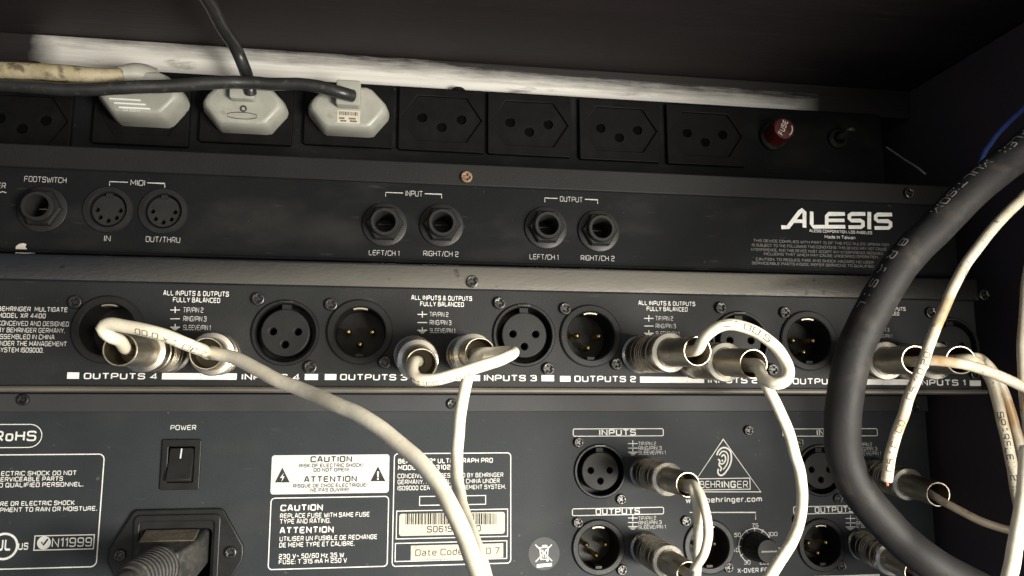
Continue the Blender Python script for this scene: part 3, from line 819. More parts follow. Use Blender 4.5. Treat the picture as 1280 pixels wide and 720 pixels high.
def legend(mb, x, y, dy, xt, s_, xr, Y, h, b=0.0):
    """plus, minus and earth signs with their pin names"""
    for k, (t, xe) in enumerate(zip(s_, xr)):
        yy = y + dy * k
        if k < 2: pstroke(mb, [(x - 6, yy), (x + 6, yy)], Y, 0.3)
        if k == 0: pstroke(mb, [(x, yy - 4), (x, yy + 4)], Y, 0.3, False, E + 0.02)
        if k == 2:
            pstroke(mb, [(x, yy - 4.5), (x, yy - 0.5)], Y, 0.3); pstroke(mb, [(x - 6, yy - 0.5), (x + 6, yy - 0.5)], Y, 0.35, False, E + 0.02)
            pstroke(mb, [(x - 4, yy + 1.2), (x + 4, yy + 1.2)], Y, 0.3); pstroke(mb, [(x - 2, yy + 2.8), (x + 2, yy + 2.8)], Y, 0.3)
        txt(mb, t, xt, xe, yy + h * 0.5, h, Y, b)


pr.build('maker_notice', PRINT, gate)
PINS = ('TIP/PIN 2', 'RING/PIN 3', 'SLEEVE/PIN 1')
for xa, ya, w, ym in ((204, 370, 82, 387.5), (514, 375.5, 76, 393), (798, 382, 71, 398), (1072, 388, 60, 404)):
    k = w / 82; pr = MB()
    txt(pr, 'ALL INPUTS & OUTPUTS', xa, xa + w, ya, 6.3 * k, YM, 0.018)
    txt(pr, 'FULLY BALANCED', xa + 12 * k, xa + 71 * k, ya + 8.2 * k, 6.3 * k, YM, 0.018)
    legend(pr, xa + 15 * k, ym, 11 * k, xa + 25 * k, PINS, (xa + 50 * k, xa + 54 * k, xa + 59 * k), YM, 6.3 * k, -0.012)
    pr.build('pin_legend', PRINT, gate)
pb = MB()
for a, b, y0, y1 in ((84, 99, 465.5, 473.5), (202.5, 296, 466.5, 474.5), (381, 397.5, 467.5, 475), (406, 420.5, 467.5, 475), (515, 600, 468.5, 476), (677, 692.5, 469, 476.5), (700, 713, 470, 477),
                     (800, 880, 471, 478.5), (953, 966, 472.5, 479.5), (975, 986, 473, 480), (1066, 1144, 474, 481), (1212, 1226, 475.5, 482.5)):
    fillrect(pb, a, y0, b, y1, YM)
for s_, a, b, y in (('OUTPUTS 4', 104.5, 196, 474), ('INPUTS 4', 302, 374, 475), ('OUTPUTS 3', 425, 509, 475.3), ('INPUTS 3', 605, 671, 476.3), ('OUTPUTS 2', 718, 795, 477.5), ('INPUTS 2', 885, 947, 479), ('OUTPUTS 1', 991, 1061, 480.5), ('INPUTS 1', 1149, 1207, 482)):
    txt(pb, s_, a, b, y, 7.6, YM, 0.022)
pb.build('channel_lettering', PRINT, gate)

# ================================================================== equaliser
eq = thing('graphic_equaliser', 'black equaliser at the bottom with power switch, warning panels, ear logo and crossover knob', 'equaliser', (20, 160, -88))
QZ0, QZ1 = -88.0, 6.0
ql = at(600, 515, YE).z
SW = (202, 549, 251, 612)
ff = [(750, 589), (1025, 588)]; mm_ = [(748, 684), (886, 683), (1027, 681)]
sa, sb, sc, sd = prect(*SW, YE)
ic = at(222, 692, YE)
iechole = rrect(ic.x - 13.5, ic.x + 13.5, ic.z - 10, ic.z + 10, 2)
pn = MB(); pn.add(*flat([[(XL + 1, QZ0), (259, QZ0), (259, ql + 2), (XL + 1, ql + 2)]] + [circ(*P2(x, y, YE), 11.2, 40) for x, y in ff + mm_] + [[(sa + 1, sc + 1), (sb - 1, sc + 1), (sb - 1, sd - 1), (sa + 1, sd - 1)], iechole], YE, 1.2))
pn.build('rear_panel', PANEL2, eq)
MB().box(XL, 260, YE + 16, YE + 190, QZ0, QZ1 - 0.2).build('case', PANEL2, eq)
MB().box(XL, 260, YE - 1.4, YE + 16, ql, QZ1).build('cover_lip', LIPD, eq, bevel=0.5)
for p in ff: xlr_female(eq, *p, YE)
for p in mm_: xlr_male(eq, *p, YE, PLAST)
for p in ((723, 553), (776, 624), (722, 653), (777, 712), (935, 538), (857, 651), (910, 709), (998, 553), (1047, 623), (996, 650), (1051, 707)): screw(eq, *p, YE)
screw(eq, 565, 505, YE - 1.4); screw(eq, 1142, 510, YE - 1.4); screw(eq, 1236, 516, YE - 1.4); screw(eq, 30, 500, YE - 1.4)

# power switch
fr = MB(); fr.add(*flat([rrect(sa, sb, sc, sd, 0.8), rrect(sa + 2.6, sb - 2.6, sc + 3.0, sd - 3.0, 0.5)], YE - 1.2, 1.2, 0.3)); sw = fr.build('power_switch', PLAST, eq)
rk = MB(); x0, x1, z0, z1 = sa + 2.9, sb - 2.9, sc + 3.3, sd - 3.3; zm = (z0 + z1) / 2
rk.loft([[Vector((x, y, z)) for y, z in ((YE + 3, z0), (YE - 3.6, z0 + 0.2), (YE - 3.9, z0 + 1.2), (YE - 1.6, zm + 0.6), (YE + 0.2, z1 - 0.4), (YE + 3, z1))] for x in (x0, x1)])
rc = rk.build('rocker', PLASTG, sw, bevel=0.3)
sm = MB(); p = at(226, 567, YE - 1)
q = []
for zz in (p.z + 2.0, p.z - 2.0):
    f_ = (zz - (zm + 0.6)) / (z1 - 0.4 - zm - 0.6); q.append((YE - 1.6 + f_ * 1.8 - 0.1, zz))
sm.add([(p.x - 0.28, q[0][0], q[0][1]), (p.x + 0.28, q[0][0], q[0][1]), (p.x + 0.28, q[1][0], q[1][1]), (p.x - 0.28, q[1][0], q[1][1])], [(0, 1, 2, 3)])
sm.build('on_mark', PRINT, rc)

# mains inlet
iz = ic.z; pl_ = [(x + dx, z) for dx in (0,) for x, z in ((ic.x - 16.5, iz + 18), (ic.x + 16.5, iz + 18), (ic.x + 17.8, iz + 17.2), (ic.x + 26.2, iz + 3), (ic.x + 26.5, iz), (ic.x + 26.2, iz - 3), (ic.x + 17.8, iz - 17.2), (ic.x + 16.5, iz - 18),
                                                          (ic.x - 16.5, iz - 18), (ic.x - 17.8, iz - 17.2), (ic.x - 26.2, iz - 3), (ic.x - 26.5, iz), (ic.x - 26.2, iz + 3), (ic.x - 17.8, iz + 17.2))]
ip = MB(); ip.add(*flat([pl_, iechole], YE - 2.2, 2.2, 0.5))
ip.add(*flat([rrect(ic.x - 17, ic.x + 17, iz - 15, iz + 16, 2.4), rrect(ic.x - 14.6, ic.x + 14.6, iz - 12.6, iz + 13.4, 1.6)], YE - 3.4, 1.6, 0.4))
inl = ip.build('mains_inlet', PLAST, eq)
ins = MB(); ins.box(ic.x - 14.4, ic.x + 14.4, YE + 10, YE + 12, iz - 12, iz + 12); ins.build('inlet_well', HOLE, inl)
for sx in (-1, 1):
    o = link('screw', SCREW_ME, inl, Vector((ic.x + sx * 21.6, YE - 2.3, iz + 0.4))); o.rotation_euler = (0, 0.5 * sx, 0)

# printing on the equaliser
pr = MB()
outline(pr, -28, 530, 53, 560, YE, 4.9, 0.35)
txt(pr, 'RoHS', -8, 45, 551.5, 13, YE, 0.02)
pr.build('compliance_mark', PRINT, eq); pr = MB()
txt(pr, 'POWER', 213, 245, 537.5, 6.2, YE, 0.006)
pr.build('switch_lettering', PRINT, eq); pr = MB()
outline(pr, -140, 568, 126, 712.5, YE, 2.4, 0.45)
for s_, xl, xr, yb, h in (('TO REDUCE THE RISK OF ELECTRIC SHOCK DO NOT', -118, 95, 595, 5.8), ('REMOVE COVER. NO USER-SERVICEABLE PARTS', -112, 78.5, 602.3, 5.8), ('INSIDE. REFER SERVICING TO QUALIFIED PERSONNEL.', -118, 104, 609.5, 5.8),
                          ('TO REDUCE THE RISK OF FIRE OR ELECTRIC SHOCK', -108, 93, 632.8, 5.8), ('DO NOT EXPOSE THIS EQUIPMENT TO RAIN OR MOISTURE.', -112, 121, 640.3, 5.8)):
    txt(pr, s_, xl, xr, yb, h, YE, 0.02)
pr.build('safety_notice', PRINT, eq); pr = MB()
outline(pr, 42.5, 668.5, 118, 687.5, YE, 0.1, 0.4)
txt(pr, 'N11999', 64.5, 114.5, 683.5, 11.5, YE, 0.004)
cx, cz = P2(55, 678.5, YE)
pr.add([(x, YE - E, z) for x, z in circ(cx, cz, 2.6, 30)], [tuple(range(30))])
pr.build('approval_box', PRINT, eq); pr = MB()
ucx, ucz = P2(5, 683, YE)
stroke(pr, circ(ucx, ucz, 4.9, 40), YE, 0.9, True)
txt(pr, 'UL', -5.5, 12.5, 688.5, 15, YE, 0.03, 0.0); txt(pr, 'US', 22.5, 35, 687.3, 9.0, YE, 0.03)
pr.build('approval_mark', PRINT, eq)
ck = MB(); stroke(ck, [(cx - 0.9, cz + 0.4), (cx - 0.2, cz - 0.9), (cx + 1.4, cz + 1.5)], YE, 0.7, False, E + 0.05)
ck.build('compliance_tick', PANEL2, eq)

cw = MB(); fillrect(cw, 339, 568.5, 486.5, 617, YE, 1.2); cl_ = cw.build('caution_label', LABELW, eq)
ci = MB()
for s_, xl, xr, yb, h, b in (('CAUTION', 388, 440, 577.7, 7.6, 0.035), ('RISK OF ELECTRIC SHOCK!', 374, 454, 584, 4.6, 0.03), ('DO NOT OPEN!', 392, 436, 589.5, 4.6, 0.03), ('ATTENTION', 380, 446, 602.7, 7.8, 0.035),
                             ('RISQUE DE CHOC ELECTRIQUE!', 366.5, 459, 609, 4.6, 0.03), ('NE PAS OUVRIR!', 388, 436, 614.5, 4.6, 0.03)):
    txt(ci, s_, xl, xr, yb, h, YE - 0.06, b)
for tx_, ty in ((353, 603), (472.5, 601.5)):
    t3 = [P2(tx_ - 9.3, ty, YE), P2(tx_ + 9.3, ty, YE), P2(tx_, ty - 18.5, YE)]
    ci.add([(x, YE - 0.13, z) for x, z in t3], [(0, 1, 2)])
ci.build('warning_lettering', INK, cl_)
cj = MB(); bx, bz = P2(353, 597, YE)
bolt = [(0.5, 1.9), (-0.9, -0.1), (0.1, -0.1), (-0.4, -1.9), (0.9, 0.5), (0.0, 0.5)]
cj.add([(bx + x, YE - 0.2, bz + z) for x, z in bolt], [tuple(range(6))])
bx, bz = P2(472.5, 594, YE)
cj.add([(bx + x, YE - 0.2, bz + z) for x, z in ((-0.42, 1.6), (0.42, 1.6), (0.3, -0.9), (-0.3, -0.9))], [(0, 1, 2, 3)])
cj.add([(x, YE - 0.2, z) for x, z in circ(bx, bz - 1.6, 0.42, 12)], [tuple(range(12))])
cj.build('warning_symbol', PRINT, cl_)

pr = MB()
outline(pr, 336.5, 621, 485.5, 710.5, YE, 1.8, 0.42)
for s_, xl, xr, yb, h, b in (('CAUTION', 350.5, 403.5, 638.5, 8, 0.04), ('REPLACE FUSE WITH SAME FUSE', 350, 461.5, 646.8, 6, 0.02), ('TYPE AND RATING.', 350, 413, 654.3, 6, 0.02), ('ATTENTION', 349.5, 417, 666.5, 8.2, 0.04),
                             ('UTILISER UN FUSIBLE DE RECHANGE', 349.5, 471, 675.2, 6, 0.02), ('DE MEME TYPE ET CALIBRE.', 349, 443, 683.2, 6, 0.02), ('230 V~ 50/60 Hz 35 W', 348.5, 430, 697.5, 6, 0.02), ('FUSE: T 315 mA H 250 V', 348.5, 433.5, 704.3, 6, 0.02)):
    txt(pr, s_, xl, xr, yb, h, YE, b)
pr.build('fuse_notice', PRINT, eq)

pr = MB()
outline(pr, 491, 566, 639, 706.5, YE, 1.8, 0.42)
for s_, xl, xr, yb, h, b in (('BEHRINGER\u00ae ULTRAGRAPH PRO', 497.5, 616, 579, 6.2, 0.03), ('MODEL FBQ3102', 497.5, 563, 587.3, 6.2, 0.03), ('CONCEIVED AND DESIGNED BY BEHRINGER', 497, 629, 597, 5.6, 0.012),
                             ('GERMANY. ASSEMBLED IN CHINA UNDER', 497, 624.5, 604.5, 5.6, 0.012), ('ISO9000 CERTIFIED MANAGEMENT SYSTEM.', 497, 632, 612, 5.6, 0.012)):
    txt(pr, s_, xl, xr, yb, h, YE, b)
outline(pr, 524, 619.5, 607.5, 631.5, YE, 0.1, 0.35)
outline(pr, 495, 637, 635, 672.5, YE, 0.1, 0.38)
outline(pr, 493.5, 677, 634, 700.5, YE, 0.1, 0.38)
pr.build('rating_notice', PRINT, eq)
st = MB(); fillrect(st, 499, 641, 631, 668.5, YE, 1.1, 0.12); ss = st.build('serial_sticker', STICKY, eq)
bc = MB(); x = 507.0
while x < 622:
    w = random.choice((0.7, 0.7, 1.2, 1.8)); fillrect(bc, x, 641.5, x + w, 655.5, YE, 0, 0.18); x += w + random.choice((0.8, 1.0, 1.7))
txt(bc, 'S061530280', 533.5, 601, 665, 8, YE - 0.12, 0.015)
bc.build('barcode', INK, ss)
st = MB(); fillrect(st, 513.5, 680.5, 629, 698.5, YE, 0, 0.12); ss = st.build('date_sticker', STICKY, eq)
bc = MB(); txt(bc, 'Date Code :  10 0 7', 519, 625, 693.8, 8.5, YE - 0.12, 0.015); bc.build('date_lettering', INKB, ss)

st = MB(); wx, wz = P2(680, 692, YE)
st.add([(x, YE - 0.12, z) for x, z in circ(wx, wz, 7.0, 44)], [tuple(range(44))]); ss = st.build('disposal_sticker', STICKD, eq)
bc = MB(); o_ = 0.2
stroke(bc, [(wx - 1.9, wz + 2.4), (wx - 1.3, wz - 2.4), (wx + 1.3, wz - 2.4), (wx + 1.9, wz + 2.4)], YE, 0.5, False, o_)
stroke(bc, [(wx - 2.5, wz + 2.6), (wx - 1.0, wz + 3.4), (wx + 1.0, wz + 3.5), (wx + 2.4, wz + 2.8)], YE, 0.5, True, o_ + .02)
stroke(bc, [(wx - 0.5, wz + 1.8), (wx - 0.4, wz - 1.8)], YE, 0.35, False, o_); stroke(bc, [(wx + 0.6, wz + 1.8), (wx + 0.5, wz - 1.8)], YE, 0.35, False, o_)
stroke(bc, [(wx - 3.9, wz + 3.9), (wx + 3.6, wz - 3.2)], YE, 0.5, False, o_ + .04); stroke(bc, [(wx + 3.5, wz + 3.8), (wx - 3.8, wz - 3.3)], YE, 0.5, False, o_ + .06)
bc.add([(x, YE - o_, z) for x, z in circ(wx + 1.5, wz - 2.8, 0.6, 12)], [tuple(range(12))])
bc.add([(wx + x, YE - o_, wz + z) for x, z in ((-3.3, -5.9), (3.5, -5.4), (3.5, -4.0), (-3.3, -4.4))], [(0, 1, 2, 3)])
bc.build('bin_symbol', PRINT, ss)

pr = MB()
for x0, x1, y0, y1, s_, a, b, yl, ly in ((716, 829.5, 535.5, 545.5, 'INPUTS', 749, 795, 544.3, 554.5), (715, 830, 634.5, 644, 'OUTPUTS', 744.5, 800, 643, 647.5),
                                    (978, 1097, 535.5, 545.5, 'INPUTS', 1021, 1063, 544.3, 555.5), (991.5, 1098, 632, 642, 'OUTPUTS', 1018.5, 1067, 640.8, 648)):
    pr = MB(); outline(pr, x0, y0, x1, y1, YE, 0.9, 0.36)
    txt(pr, s_, a, b, yl, 7.6, YE, 0.025)
    k = 1.0 if x0 < 900 else 0.93; xo = 791 if x0 < 900 else 1063
    legend(pr, xo, ly, 5.6, xo + 7, PINS, (xo + 29 * k, xo + 36 * k, xo + 41 * k), YE, 4.6, -0.012)
    pr.build('connector_lettering', PRINT, eq)
pr = MB()
pstroke(pr, [(862, 640.5), (944.5, 640.5), (944.5, 649.5)], YE, 0.32)
kx, kz = P2(944, 683, YE)
arc = [(kx + 8.0 * math.cos(a), kz + 8.0 * math.sin(a)) for a in [math.radians(-58 + 296 * i / 40) for i in range(41)]]
stroke(pr, arc, YE, 0.32)
for i in range(11):
    a = math.radians(-58 + 29.6 * i); stroke(pr, [(kx + 6.9 * math.cos(a), kz + 6.9 * math.sin(a)), (kx + 8.6 * math.cos(a), kz + 8.6 * math.sin(a))], YE, 0.28, False, E + 0.03)
for s_, x, y in (('30', 934, 705.5), ('40', 919.5, 690), ('50', 922, 671), ('75', 944, 659.3), ('100', 966, 670), ('130', 969, 689.5), ('200', 955.5, 705.5)):
    w = 3.1 * len(s_) * 1.15 / 2 + 0.4; txt(pr, s_, x - w, x + w, y, 5, YE, 0.0)
txt(pr, 'X-OVER FREQ.', 922, 971, 715.5, 5.8, YE, 0.02)
pr.build('crossover_scale', PRINT, eq)
pr = MB(); fillrect(pr, 1012, 719, 1100, 727, YE); pr.build('printed_bar', PRINT, eq)

lg = MB()
A, B, C_ = P2(904, 549, YE), P2(860, 614.8, YE), P2(951, 614.8, YE)
stroke(lg, [A, C_, B], YE, 0.42, True)
outline(lg, 872.5, 597.5, 938, 612.5, YE, 0.1, 0.4)
txt(lg, 'BEHR', 875, 900.5, 610, 9, YE, 0.002); txt(lg, 'ING', 902, 920, 610, 9, YE, 0.04); txt(lg, 'ER', 921.5, 935, 610, 9, YE, 0.002)
txt(lg, 'www.behringer.com', 857, 952.5, 628, 7.2, YE, 0.03)
# ear drawing built from short print lines
def ear(x, y):
    return P2(904.5 + x * 0.95, 577 - y * 1.0, YE)
outer = [(-9, 8), (-7, 13), (-2, 17), (4, 17), (9, 13), (10.5, 5), (8.5, -4), (4, -11), (-1, -16.5), (-5, -17), (-7.5, -14), (-7, -9)]
sp_ = [(p.x, p.y) for p in spline([Vector((x, y, 0)) for x, y in outer], 1.5)]
stroke(lg, [ear(x, y) for x, y in sp_], YE, 0.75)
for pts, w in (([(-6, 8), (-2, 12.5), (3, 12), (6, 7), (5.5, 0), (2.5, -6), (-1, -10)], 0.6), ([(-3, 6), (0, 8.5), (2.5, 5), (1.5, 0), (-2, -3), (-5, -2)], 0.7), ([(-7.5, 3), (-5, 1), (-6, -4), (-3, -8), (-4.5, -12)], 0.7), ([(-1, 2), (-2.5, 0.5)], 0.9)):
    stroke(lg, [ear(p.x, p.y) for p in spline([Vector((x, y, 0)) for x, y in pts], 1.2)], YE, w, False, E + 0.03)
lg.build('logo', PRINT, eq)

# crossover knob
kb = MB(); kb.lathe((kx, YE, kz), (0, -1, 0), [(6.3, 0), (6.1, 3.0), (5.3, 12.0), (4.9, 13.2), (0, 13.3)], 60, lambda k, t: 1 + (0.035 * math.cos(18 * t) if k < 3 else 0))
kn = kb.build('knob', PLASTG, eq)
pi_ = MB(); pi_.box(kx - 3.5, kx + 3.8, YE - 13.55, YE - 13.2, kz - 0.35, kz + 0.35); pi_.build('pointer', SCREW, kn)

# ================================================================== mains lead in the inlet
ld = thing('mains_lead', 'dusty black moulded mains lead plugged into the inlet below the rocker switch', 'mains lead', (ic.x, YE, iz))
pbm = MB()
R_ = []
for w, k, ox, oz in ((-8, 0.93, 0, 0), (3.5, 1.0, 0, 0), (13, 0.94, -0.4, -2.6), (16, 0.84, -1, -2.6), (20, 0.66, -1.5, -2.2), (22, 0.60, -1.8, -2.0)):
    h = 1.0
    R_.append([Vector((ic.x - 0.5 + ox + x * k, YE - w, iz + oz + z * k)) for x, z in ((-12.8, 8.8), (-11.8, 9.9), (11.6, 9.9), (12.8, 8.8), (12.8, -4), (7.5, -9.5), (-7.5, -9.5), (-12.8, -4))])
pbm.loft(R_); pb_ = pbm.build('plug_body', DUSTY, ld, bevel=0.5)
db = MB(); db.loft([[Vector((ic.x + a_, YE - w_, iz + q_)) for a_, q_ in ((-12.0, z_ - 0.3), (9.0, z_ - 0.3), (9.0, z_ + 0.35), (-12.0, z_ + 0.35))] for w_, z_ in ((3.8, 9.9), (12.6, 6.85))])
db.build('dust_layer', DUSTB, pb_, bevel=0.35)
b0 = Vector((ic.x - 2, YE - 19, iz - 1.8)); b1 = at(160, 728, YE - 52); ax = b1 - b0; L_ = ax.length
sr = MB(); prof = [(8.2, -1)]
nr = 9
for i in range(nr):
    w = 2 + i * (L_ - 4) / nr; r = 8.2 - 1.9 * i / nr; d_ = (L_ - 4) / nr
    prof += [(r, w), (r, w + d_ * 0.62), (r - 0.75, w + d_ * 0.7), (r - 0.75, w + d_ * 0.95)]
prof += [(6.2, L_ - 1.5), (5.4, L_), (4.0, L_)]
sr.lathe(b0, ax, prof, 36); sr.build('strain_relief', DUSTY, pb_)
d_ = ax.normalized()
MB().tube(spline([b1 - d_ * 3, b1 + d_ * 6, b1 + d_ * 14 + Vector((-2, 2, -6)), b1 + d_ * 20 + Vector((-4, 8, -24)), b1 + Vector((-16, 10, -70))]), 4.1).build('cord', DUSTY, ld)

# ================================================================== insert leads and jack plugs
def jack_plug(par, base, tip, Y, reach=52.0, m=(GRIP, NICK, CHROME), r=1.0):
    b = at(*base, Y); t = at(*tip, Y - reach)
    ax = t - b; L = ax.length; k = L / 52.0
    g = MB(); p = [(3.0, -1), (7.0, -0.4), (7.35, 0.3), (7.35, 1.0), (6.5, 1.7), (6.2, 3.4)]
    g.lathe(b, ax, [(a * r, w * k) for a, w in p], 44)
    sl = [(6.3, 3.0)]
    w = 4.0
    for step, rr in ((5.2, 6.9), (4.2, 7.0), (2.0, 6.95), (2.0, 6.95), (2.0, 6.9), (4.6, 6.9), (4.2, 6.7)):
        sl += [(rr - 0.8, w), (rr, w + 0.3), (rr, w + step - 0.55), (rr - 0.8, w + step - 0.2)]; w += step
    sl += [(6.2, w + 0.2)]
    root = g.build('jack_plug', m[2], par)
    MB().lathe(b, ax, [(a * r, ww * k) for a, ww in sl], 44).build('grip_sleeve', m[0], root)
    c = [(6.1, w + 0.0), (6.9, w + 0.2), (7.1, w + 0.9), (6.8, w + 1.9), (5.4, w + 2.4), (4.9, w + 2.2)]
    MB().lathe(b, ax, [(a * r, ww * k) for a, ww in c], 44).build('collar', m[2], root)
    te = 52.0
    tl = [(5.0, w + 2.0), (4.95, te - 0.5), (4.88, te - 0.1), (4.76, te), (4.50, te - 0.02), (4.4, te - 0.2)]
    tt = MB().lathe(b, ax, [(a * r, ww * k) for a, ww in tl], 44).build('tail_tube', m[1], root)
    MB().lathe(b, ax, [(a * r, ww * k) for a, ww in ((4.4, te - 0.2), (4.36, te - 0.8), (4.3, te - 14), (0.0, te - 14))], 44).build('bore', BORE, root)
    n = ax.normalized()
    return t, n, t - n * (11.0 * k)


G_L = 'cream insert leads with nickel jack plugs'
CR = 1.85
# channel 4
ld4 = thing('insert_lead', 'cream lead in the leftmost gate jacks, sweeping down in front of the white caution panel', 'audio lead', at(220, 440, YM), G_L)
tA, nA, iA = jack_plug(ld4, (212, 440), (150, 437), YM)
tB, nB, iB = jack_plug(ld4, (274, 443), (258, 442), YM, 48)
p = spline([iA, tA - nA * 4 + Vector((0, 0, .6)), at(150, 426, -56), at(137, 419, -62), at(129.5, 411, -63), at(137, 405.5, -64), at(160, 409, -66), at(195, 418, -68), at(230, 429, -67), at(252, 437, -60), tB + Vector((0.4, -3, 0.3)), tB - nB * 4, iB])
lk = MB().tube(p, CR).build('link_cord', CREAM, ld4)
mk = MB(); cable_text(mk, p, 36, '00,0 x 1 OCNIC', 1.7, CR, 0.5, 0, 1.3); mk.build('cord_lettering', INKB, lk)
p = spline([iB + Vector((1.6, 0, 0)), tB - nB * 3 + Vector((1.9, 0, 0)), at(268, 441, -52), at(292, 449, -58), at(325, 464, -66), at(370, 483, -76), at(420, 505, -88), at(465, 531, -97), at(505, 562, -105), at(540, 597, -112), at(566, 635, -117), at(584, 675, -120), at(600, 720, -124), at(616, 775, -128)])
MB().tube(p, CR + 0.12).build('trunk_cord', CREAM, ld4)

# channel 3
ld3 = thing('insert_lead', 'cream lead from the middle gate jacks, hanging straight down over the rating notice', 'audio lead', at(550, 446, YM), G_L)
tA, nA, iA = jack_plug(ld3, (517, 444), (527, 455), YM, 50)
tB, nB, iB = jack_plug(ld3, (582, 443), (600, 441), YM, 46)
p = spline([iA, tA - nA * 3 + Vector((-1.5, 0, .5)), at(517, 455, -52), at(516, 464, -57), at(523, 472, -60), at(545, 472, -62), at(575, 466, -62), at(605, 457, -60), at(628, 449, -57), at(640, 443, -50), at(640, 440, -42), at(630, 440, -43), tB + Vector((1.2, -1.6, 0)), tB - nB * 5, iB])
lk = MB().tube(p, CR).build('link_cord', CREAM, ld3)
mk = MB(); cable_text(mk, p, 22, 'CINCO 1 x 0,20', 1.5, CR, 0.7, 0, 1.2); mk.build('cord_lettering', INKB, lk)
p = spline([iB + Vector((-0.6, 0, 0)), tB - nB * 3 + Vector((-0.8, 0, -0.5)), at(597, 446, -50), at(588, 461, -53), at(580, 490, -54), at(573, 530, -57), at(570, 575, -62), at(573, 612, -70), at(582, 648, -82), at(593, 685, -95), at(604, 720, -104), at(618, 780, -112)])
MB().tube(p, CR).build('trunk_cord', CREAM, ld3)

# channel 2
ld2 = thing('insert_lead', 'cream lead looping in a ring between two gate jacks, trunk falling past the crossover knob', 'audio lead', at(830, 448, YM), G_L)
tA, nA, iA = jack_plug(ld2, (799, 443), (872, 439), YM)
tB, nB, iB = jack_plug(ld2, (868, 450), (942, 455), YM)
p = spline([iA, tA - nA * 4 + Vector((-.5, 0, 0)), at(872, 437, -53), at(880, 423, -58), at(893, 411, -61), at(912, 406, -63), at(936, 411, -64), at(960, 424, -65), at(978, 442, -66), at(986, 460, -67), at(983, 474, -68), at(972, 479, -68), at(958, 474, -64), tB + Vector((0.8, -2, -0.5)), tB - nB * 4, iB])
lk = MB().tube(p, CR).build('link_cord', CREAM, ld2)
mk = MB(); cable_text(mk, p, 25.5, 'Z1 OOIS', 2.0, CR, -0.2, 0.01, 1.5); mk.build('cord_lettering', INKB, lk)
p = spline([iB + Vector((0.5, 0, -1.2)), tB - nB * 2 + Vector((0.9, 0, -1.2)), at(953, 466, -56), at(962, 486, -60), at(972, 507, -61), at(982, 533, -60), at(992, 565, -58), at(1001, 598, -56), at(1003, 630, -58), at(995, 665, -64), at(980, 694, -72), at(962, 722, -80), at(930, 770, -90)])
MB().tube(p, CR - 0.1).build('trunk_cord', CREAM, ld2)

# channel 1: two leads
ld1 = thing('patch_lead', 'grimy cream lead from the gate jack just right of the thick black cable', 'audio lead', at(1066, 450, YM), G_L)
tA, nA, iA = jack_plug(ld1, (1066, 452), (1145, 450), YM)
p = spline([iA, tA - nA * 4 + Vector((0.3, 0, -.5)), at(1150, 452, -54), at(1165, 452, -57), at(1190, 454, -60), at(1220, 459, -62), at(1250, 470, -64), at(1285, 488, -66), at(1340, 525, -70)])
MB().tube(p, CR - 0.1).build('cord', CREAMS, ld1)
ld0 = thing('insert_lead', 'pair of brown stained cords hanging from the rightmost gate jack', 'audio lead', at(1133, 450, YM), G_L)
tA, nA, iA = jack_plug(ld0, (1133, 452), (1201, 450), YM, 50)
for q, r in (((at(1215, 448, -50), at(1226, 458, -47), at(1238, 478, -46), at(1246, 500, -46), at(1254, 530, -46), at(1262, 565, -46), at(1271, 610, -47), at(1284, 680, -48)), CR), ((at(1218, 446, -47), at(1232, 456, -43), at(1248, 476, -41), at(1260, 500, -41), at(1270, 530, -41), at(1279, 570, -41), at(1288, 625, -42), at(1298, 700, -42)), CR)):
    p = spline([iA, tA - nA * 4 + Vector((0.6, 0, 0.3))] + list(q))
    cdo = MB().tube(p, r).build('cord', CREAMS, ld0)
    if q[0].y == -50:
        mk = MB(); cable_text(mk, p, 36, 'SPARFLEX  2 x  CINCO 0,18', 2.1, r, 0.0, 0.01, 1.2); mk.build('cord_lettering', INK, cdo)

# leads of the equaliser
lde = thing('insert_lead', 'cream lead bowing between the jacks beside the two left equaliser connectors', 'audio lead', at(804, 590, YE), G_L)
tA, nA, iA = jack_plug(lde, (806, 591), (860, 606), YE, 54)
tB, nB, iB = jack_plug(lde, (807, 685), (861, 718), YE, 52)
p = spline([iA, tA - nA * 3 + Vector((0.5, 0, 0)), at(867, 607, 2), at(876, 622, -4), at(883, 643, -8), at(885, 668, -9), at(879, 692, -7), at(868, 710, -1), tB + Vector((0.6, -2, 0)), tB - nB * 4, iB])
MB().tube(p, CR - 0.1).build('link_cord', CREAM, lde)
p = spline([iA + Vector((0, 0, -0.8)), tA - nA * 3 + Vector((0.2, 0, -1.8)), at(864, 612, 1), at(870, 630, -2), at(872, 655, -2), at(872, 690, 0), at(870, 722, -3), at(860, 770, -8)])
mk0 = MB().tube(p, CR - 0.1).build('trunk_cord', CREAM, lde)

ldr = thing('patch_lead', 'thin grimy brown lead with a nickel plug in front of the dark right side', 'audio lead', at(1090, 592, YE), G_L)
tA, nA, iA = jack_plug(ldr, (1092, 591), (1173, 618), YE, 56)
p = spline([iA, tA - nA * 3 + Vector((-.4, 0, -1.0)), at(1182, 628, 2), at(1200, 638, -2), at(1225, 651, -6), at(1255, 661, -9), at(1285, 664, -12), at(1330, 660, -15)])
MB().tube(p, CR - 0.25).build('cord', BROWNV, ldr)
ldq = thing('patch_lead', 'nickel jack plug at the bottom disappearing behind the thick black cable', 'audio lead', at(1078, 680, YE), G_L)
tA, nA, iA = jack_plug(ldq, (1078, 680), (1146, 716), YE, 54)
p = spline([iA, tA - nA * 3, at(1156, 722, 3), at(1175, 740, 0), at(1200, 775, -3)])
MB().tube(p, CR - 0.2).build('cord', BROWNV, ldq)

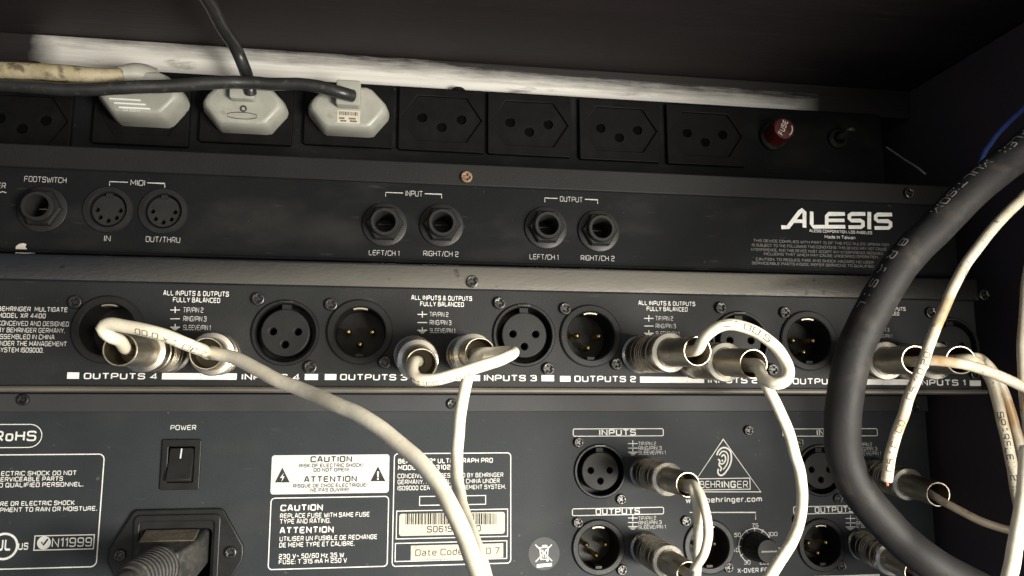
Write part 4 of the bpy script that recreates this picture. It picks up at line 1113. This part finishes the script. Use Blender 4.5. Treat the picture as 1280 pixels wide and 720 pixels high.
# ================================================================== loose cables in front
bk = thing('thick_cable', 'thick dusty black cable with faint printed letters curving down across the right side', 'cable', at(1055, 500, -60))
p = spline([at(1440, 75, -70), at(1360, 125, -70), at(1290, 178, -70), at(1230, 226, -70), at(1175, 277, -69), at(1122, 338, -67), at(1085, 400, -64), at(1063, 455, -61), at(1053, 510, -58), at(1054, 555, -55), at(1066, 595, -53), at(1092, 637, -52), at(1130, 676, -52), at(1180, 712, -53), at(1240, 745, -55), at(1310, 775, -58)])
BR = 5.7
rb = MB().tube(p, BR, 40).build('sheath', RUBBER, bk)
mk = MB(); tgt = at(1236, 219, -70)
acc = 0.0; best = (1e9, 0)
for a_, b_ in zip(p, p[1:]):
    best = min(best, ((a_ - tgt).length, acc)); acc += (b_ - a_).length
s0 = best[1]
for word, st_, wd in (('FLEX', s0 - 19, 1.35), ('MULTISOM', s0, 1.35), ('B R A S I L', s0 + 39, 1.35)):
    cable_text(mk, p, st_, word, 2.7, BR, 0.74, 0.004, wd)
mk.build('sheath_lettering', mat('faded_print', (0.26, 0.245, 0.235), (0.40, 0.38, 0.36), 600, 0.7), rb)

cc = thing('cut_cord', 'cut cream cord with brown heat stain and a red wire at its cut end', 'cord', at(1107, 604, -62))
p = spline([at(1390, 170, -74), at(1330, 205, -72), at(1282, 246, -70), at(1240, 287, -68), at(1208, 330, -66), at(1184, 378, -65), at(1163, 425, -64), at(1147, 468, -64), at(1131, 512, -63), at(1119, 548, -62), at(1112, 575, -62), at(1108.5, 601, -62)])
c0 = MB().tube(p, 1.75).build('cord', CREAMS, cc)
mk = MB(); rp = p[::-1]; cable_text(mk, rp, 3.0, 'C5 1 CINCO', 1.9, 1.75, 0.2, 0.01, 1.2); cable_text(mk, rp, 27, 'C5 1 0,20', 1.9, 1.75, 0.2, 0.0, 1.4); mk.build('cord_lettering', INKB, c0)
e = p[-1]; d_ = (p[-1] - p[-2]).normalized()
MB().tube([e + d_ * 0.2, e + d_ * 0.8 + Vector((0.2, 0, 0)), e + d_ * 1.5 + Vector((0.5, 0, 0))], 0.45, 10).build('wire_end', REDW, cc)

wc = thing('hanging_cord', 'bright cream cord at the bottom right corner in front of the stained pair', 'cord', at(1268, 640, -80))
p = spline([at(1284, 560, -76), at(1281, 600, -77), at(1277, 640, -78), at(1271, 675, -80), at(1263, 710, -82), at(1250, 770, -84)])
MB().tube(p, 2.15).build('cord', CREAM, wc)
we = thing('hanging_cord', 'cream cord hanging along the right edge beside the cut cord', 'cord', at(1278, 430, -60))
p = spline([at(1294, 300, -60), at(1284, 345, -60), at(1279.5, 390, -60), at(1278, 440, -60), at(1280, 490, -60), at(1286, 545, -60)])
MB().tube(p, 1.6).build('cord', CREAMS, we)
bw = thing('thin_cord', 'thin blue cord at the upper right behind the thick black cable', 'cord', at(1260, 155, -30))
p = spline([at(1320, 95, -30), at(1282, 132, -32), at(1262, 152, -34), at(1244, 172, -36), at(1228, 196, -38), at(1222, 222, -38)])
MB().tube(p, 1.0, 14).build('cord', BLUE, bw)
gw = thing('bare_wire', 'short stiff bare wire sticking out at the upper right below the metal toggle', 'wire', at(1155, 215, 40))
p = spline([at(1157, 218, 30), at(1146, 209, 32), at(1130, 198, 36), at(1108, 184, 42)])
MB().tube(p, lambda t: 0.55 - 0.15 * t, 10).build('strand', GREYW, gw)
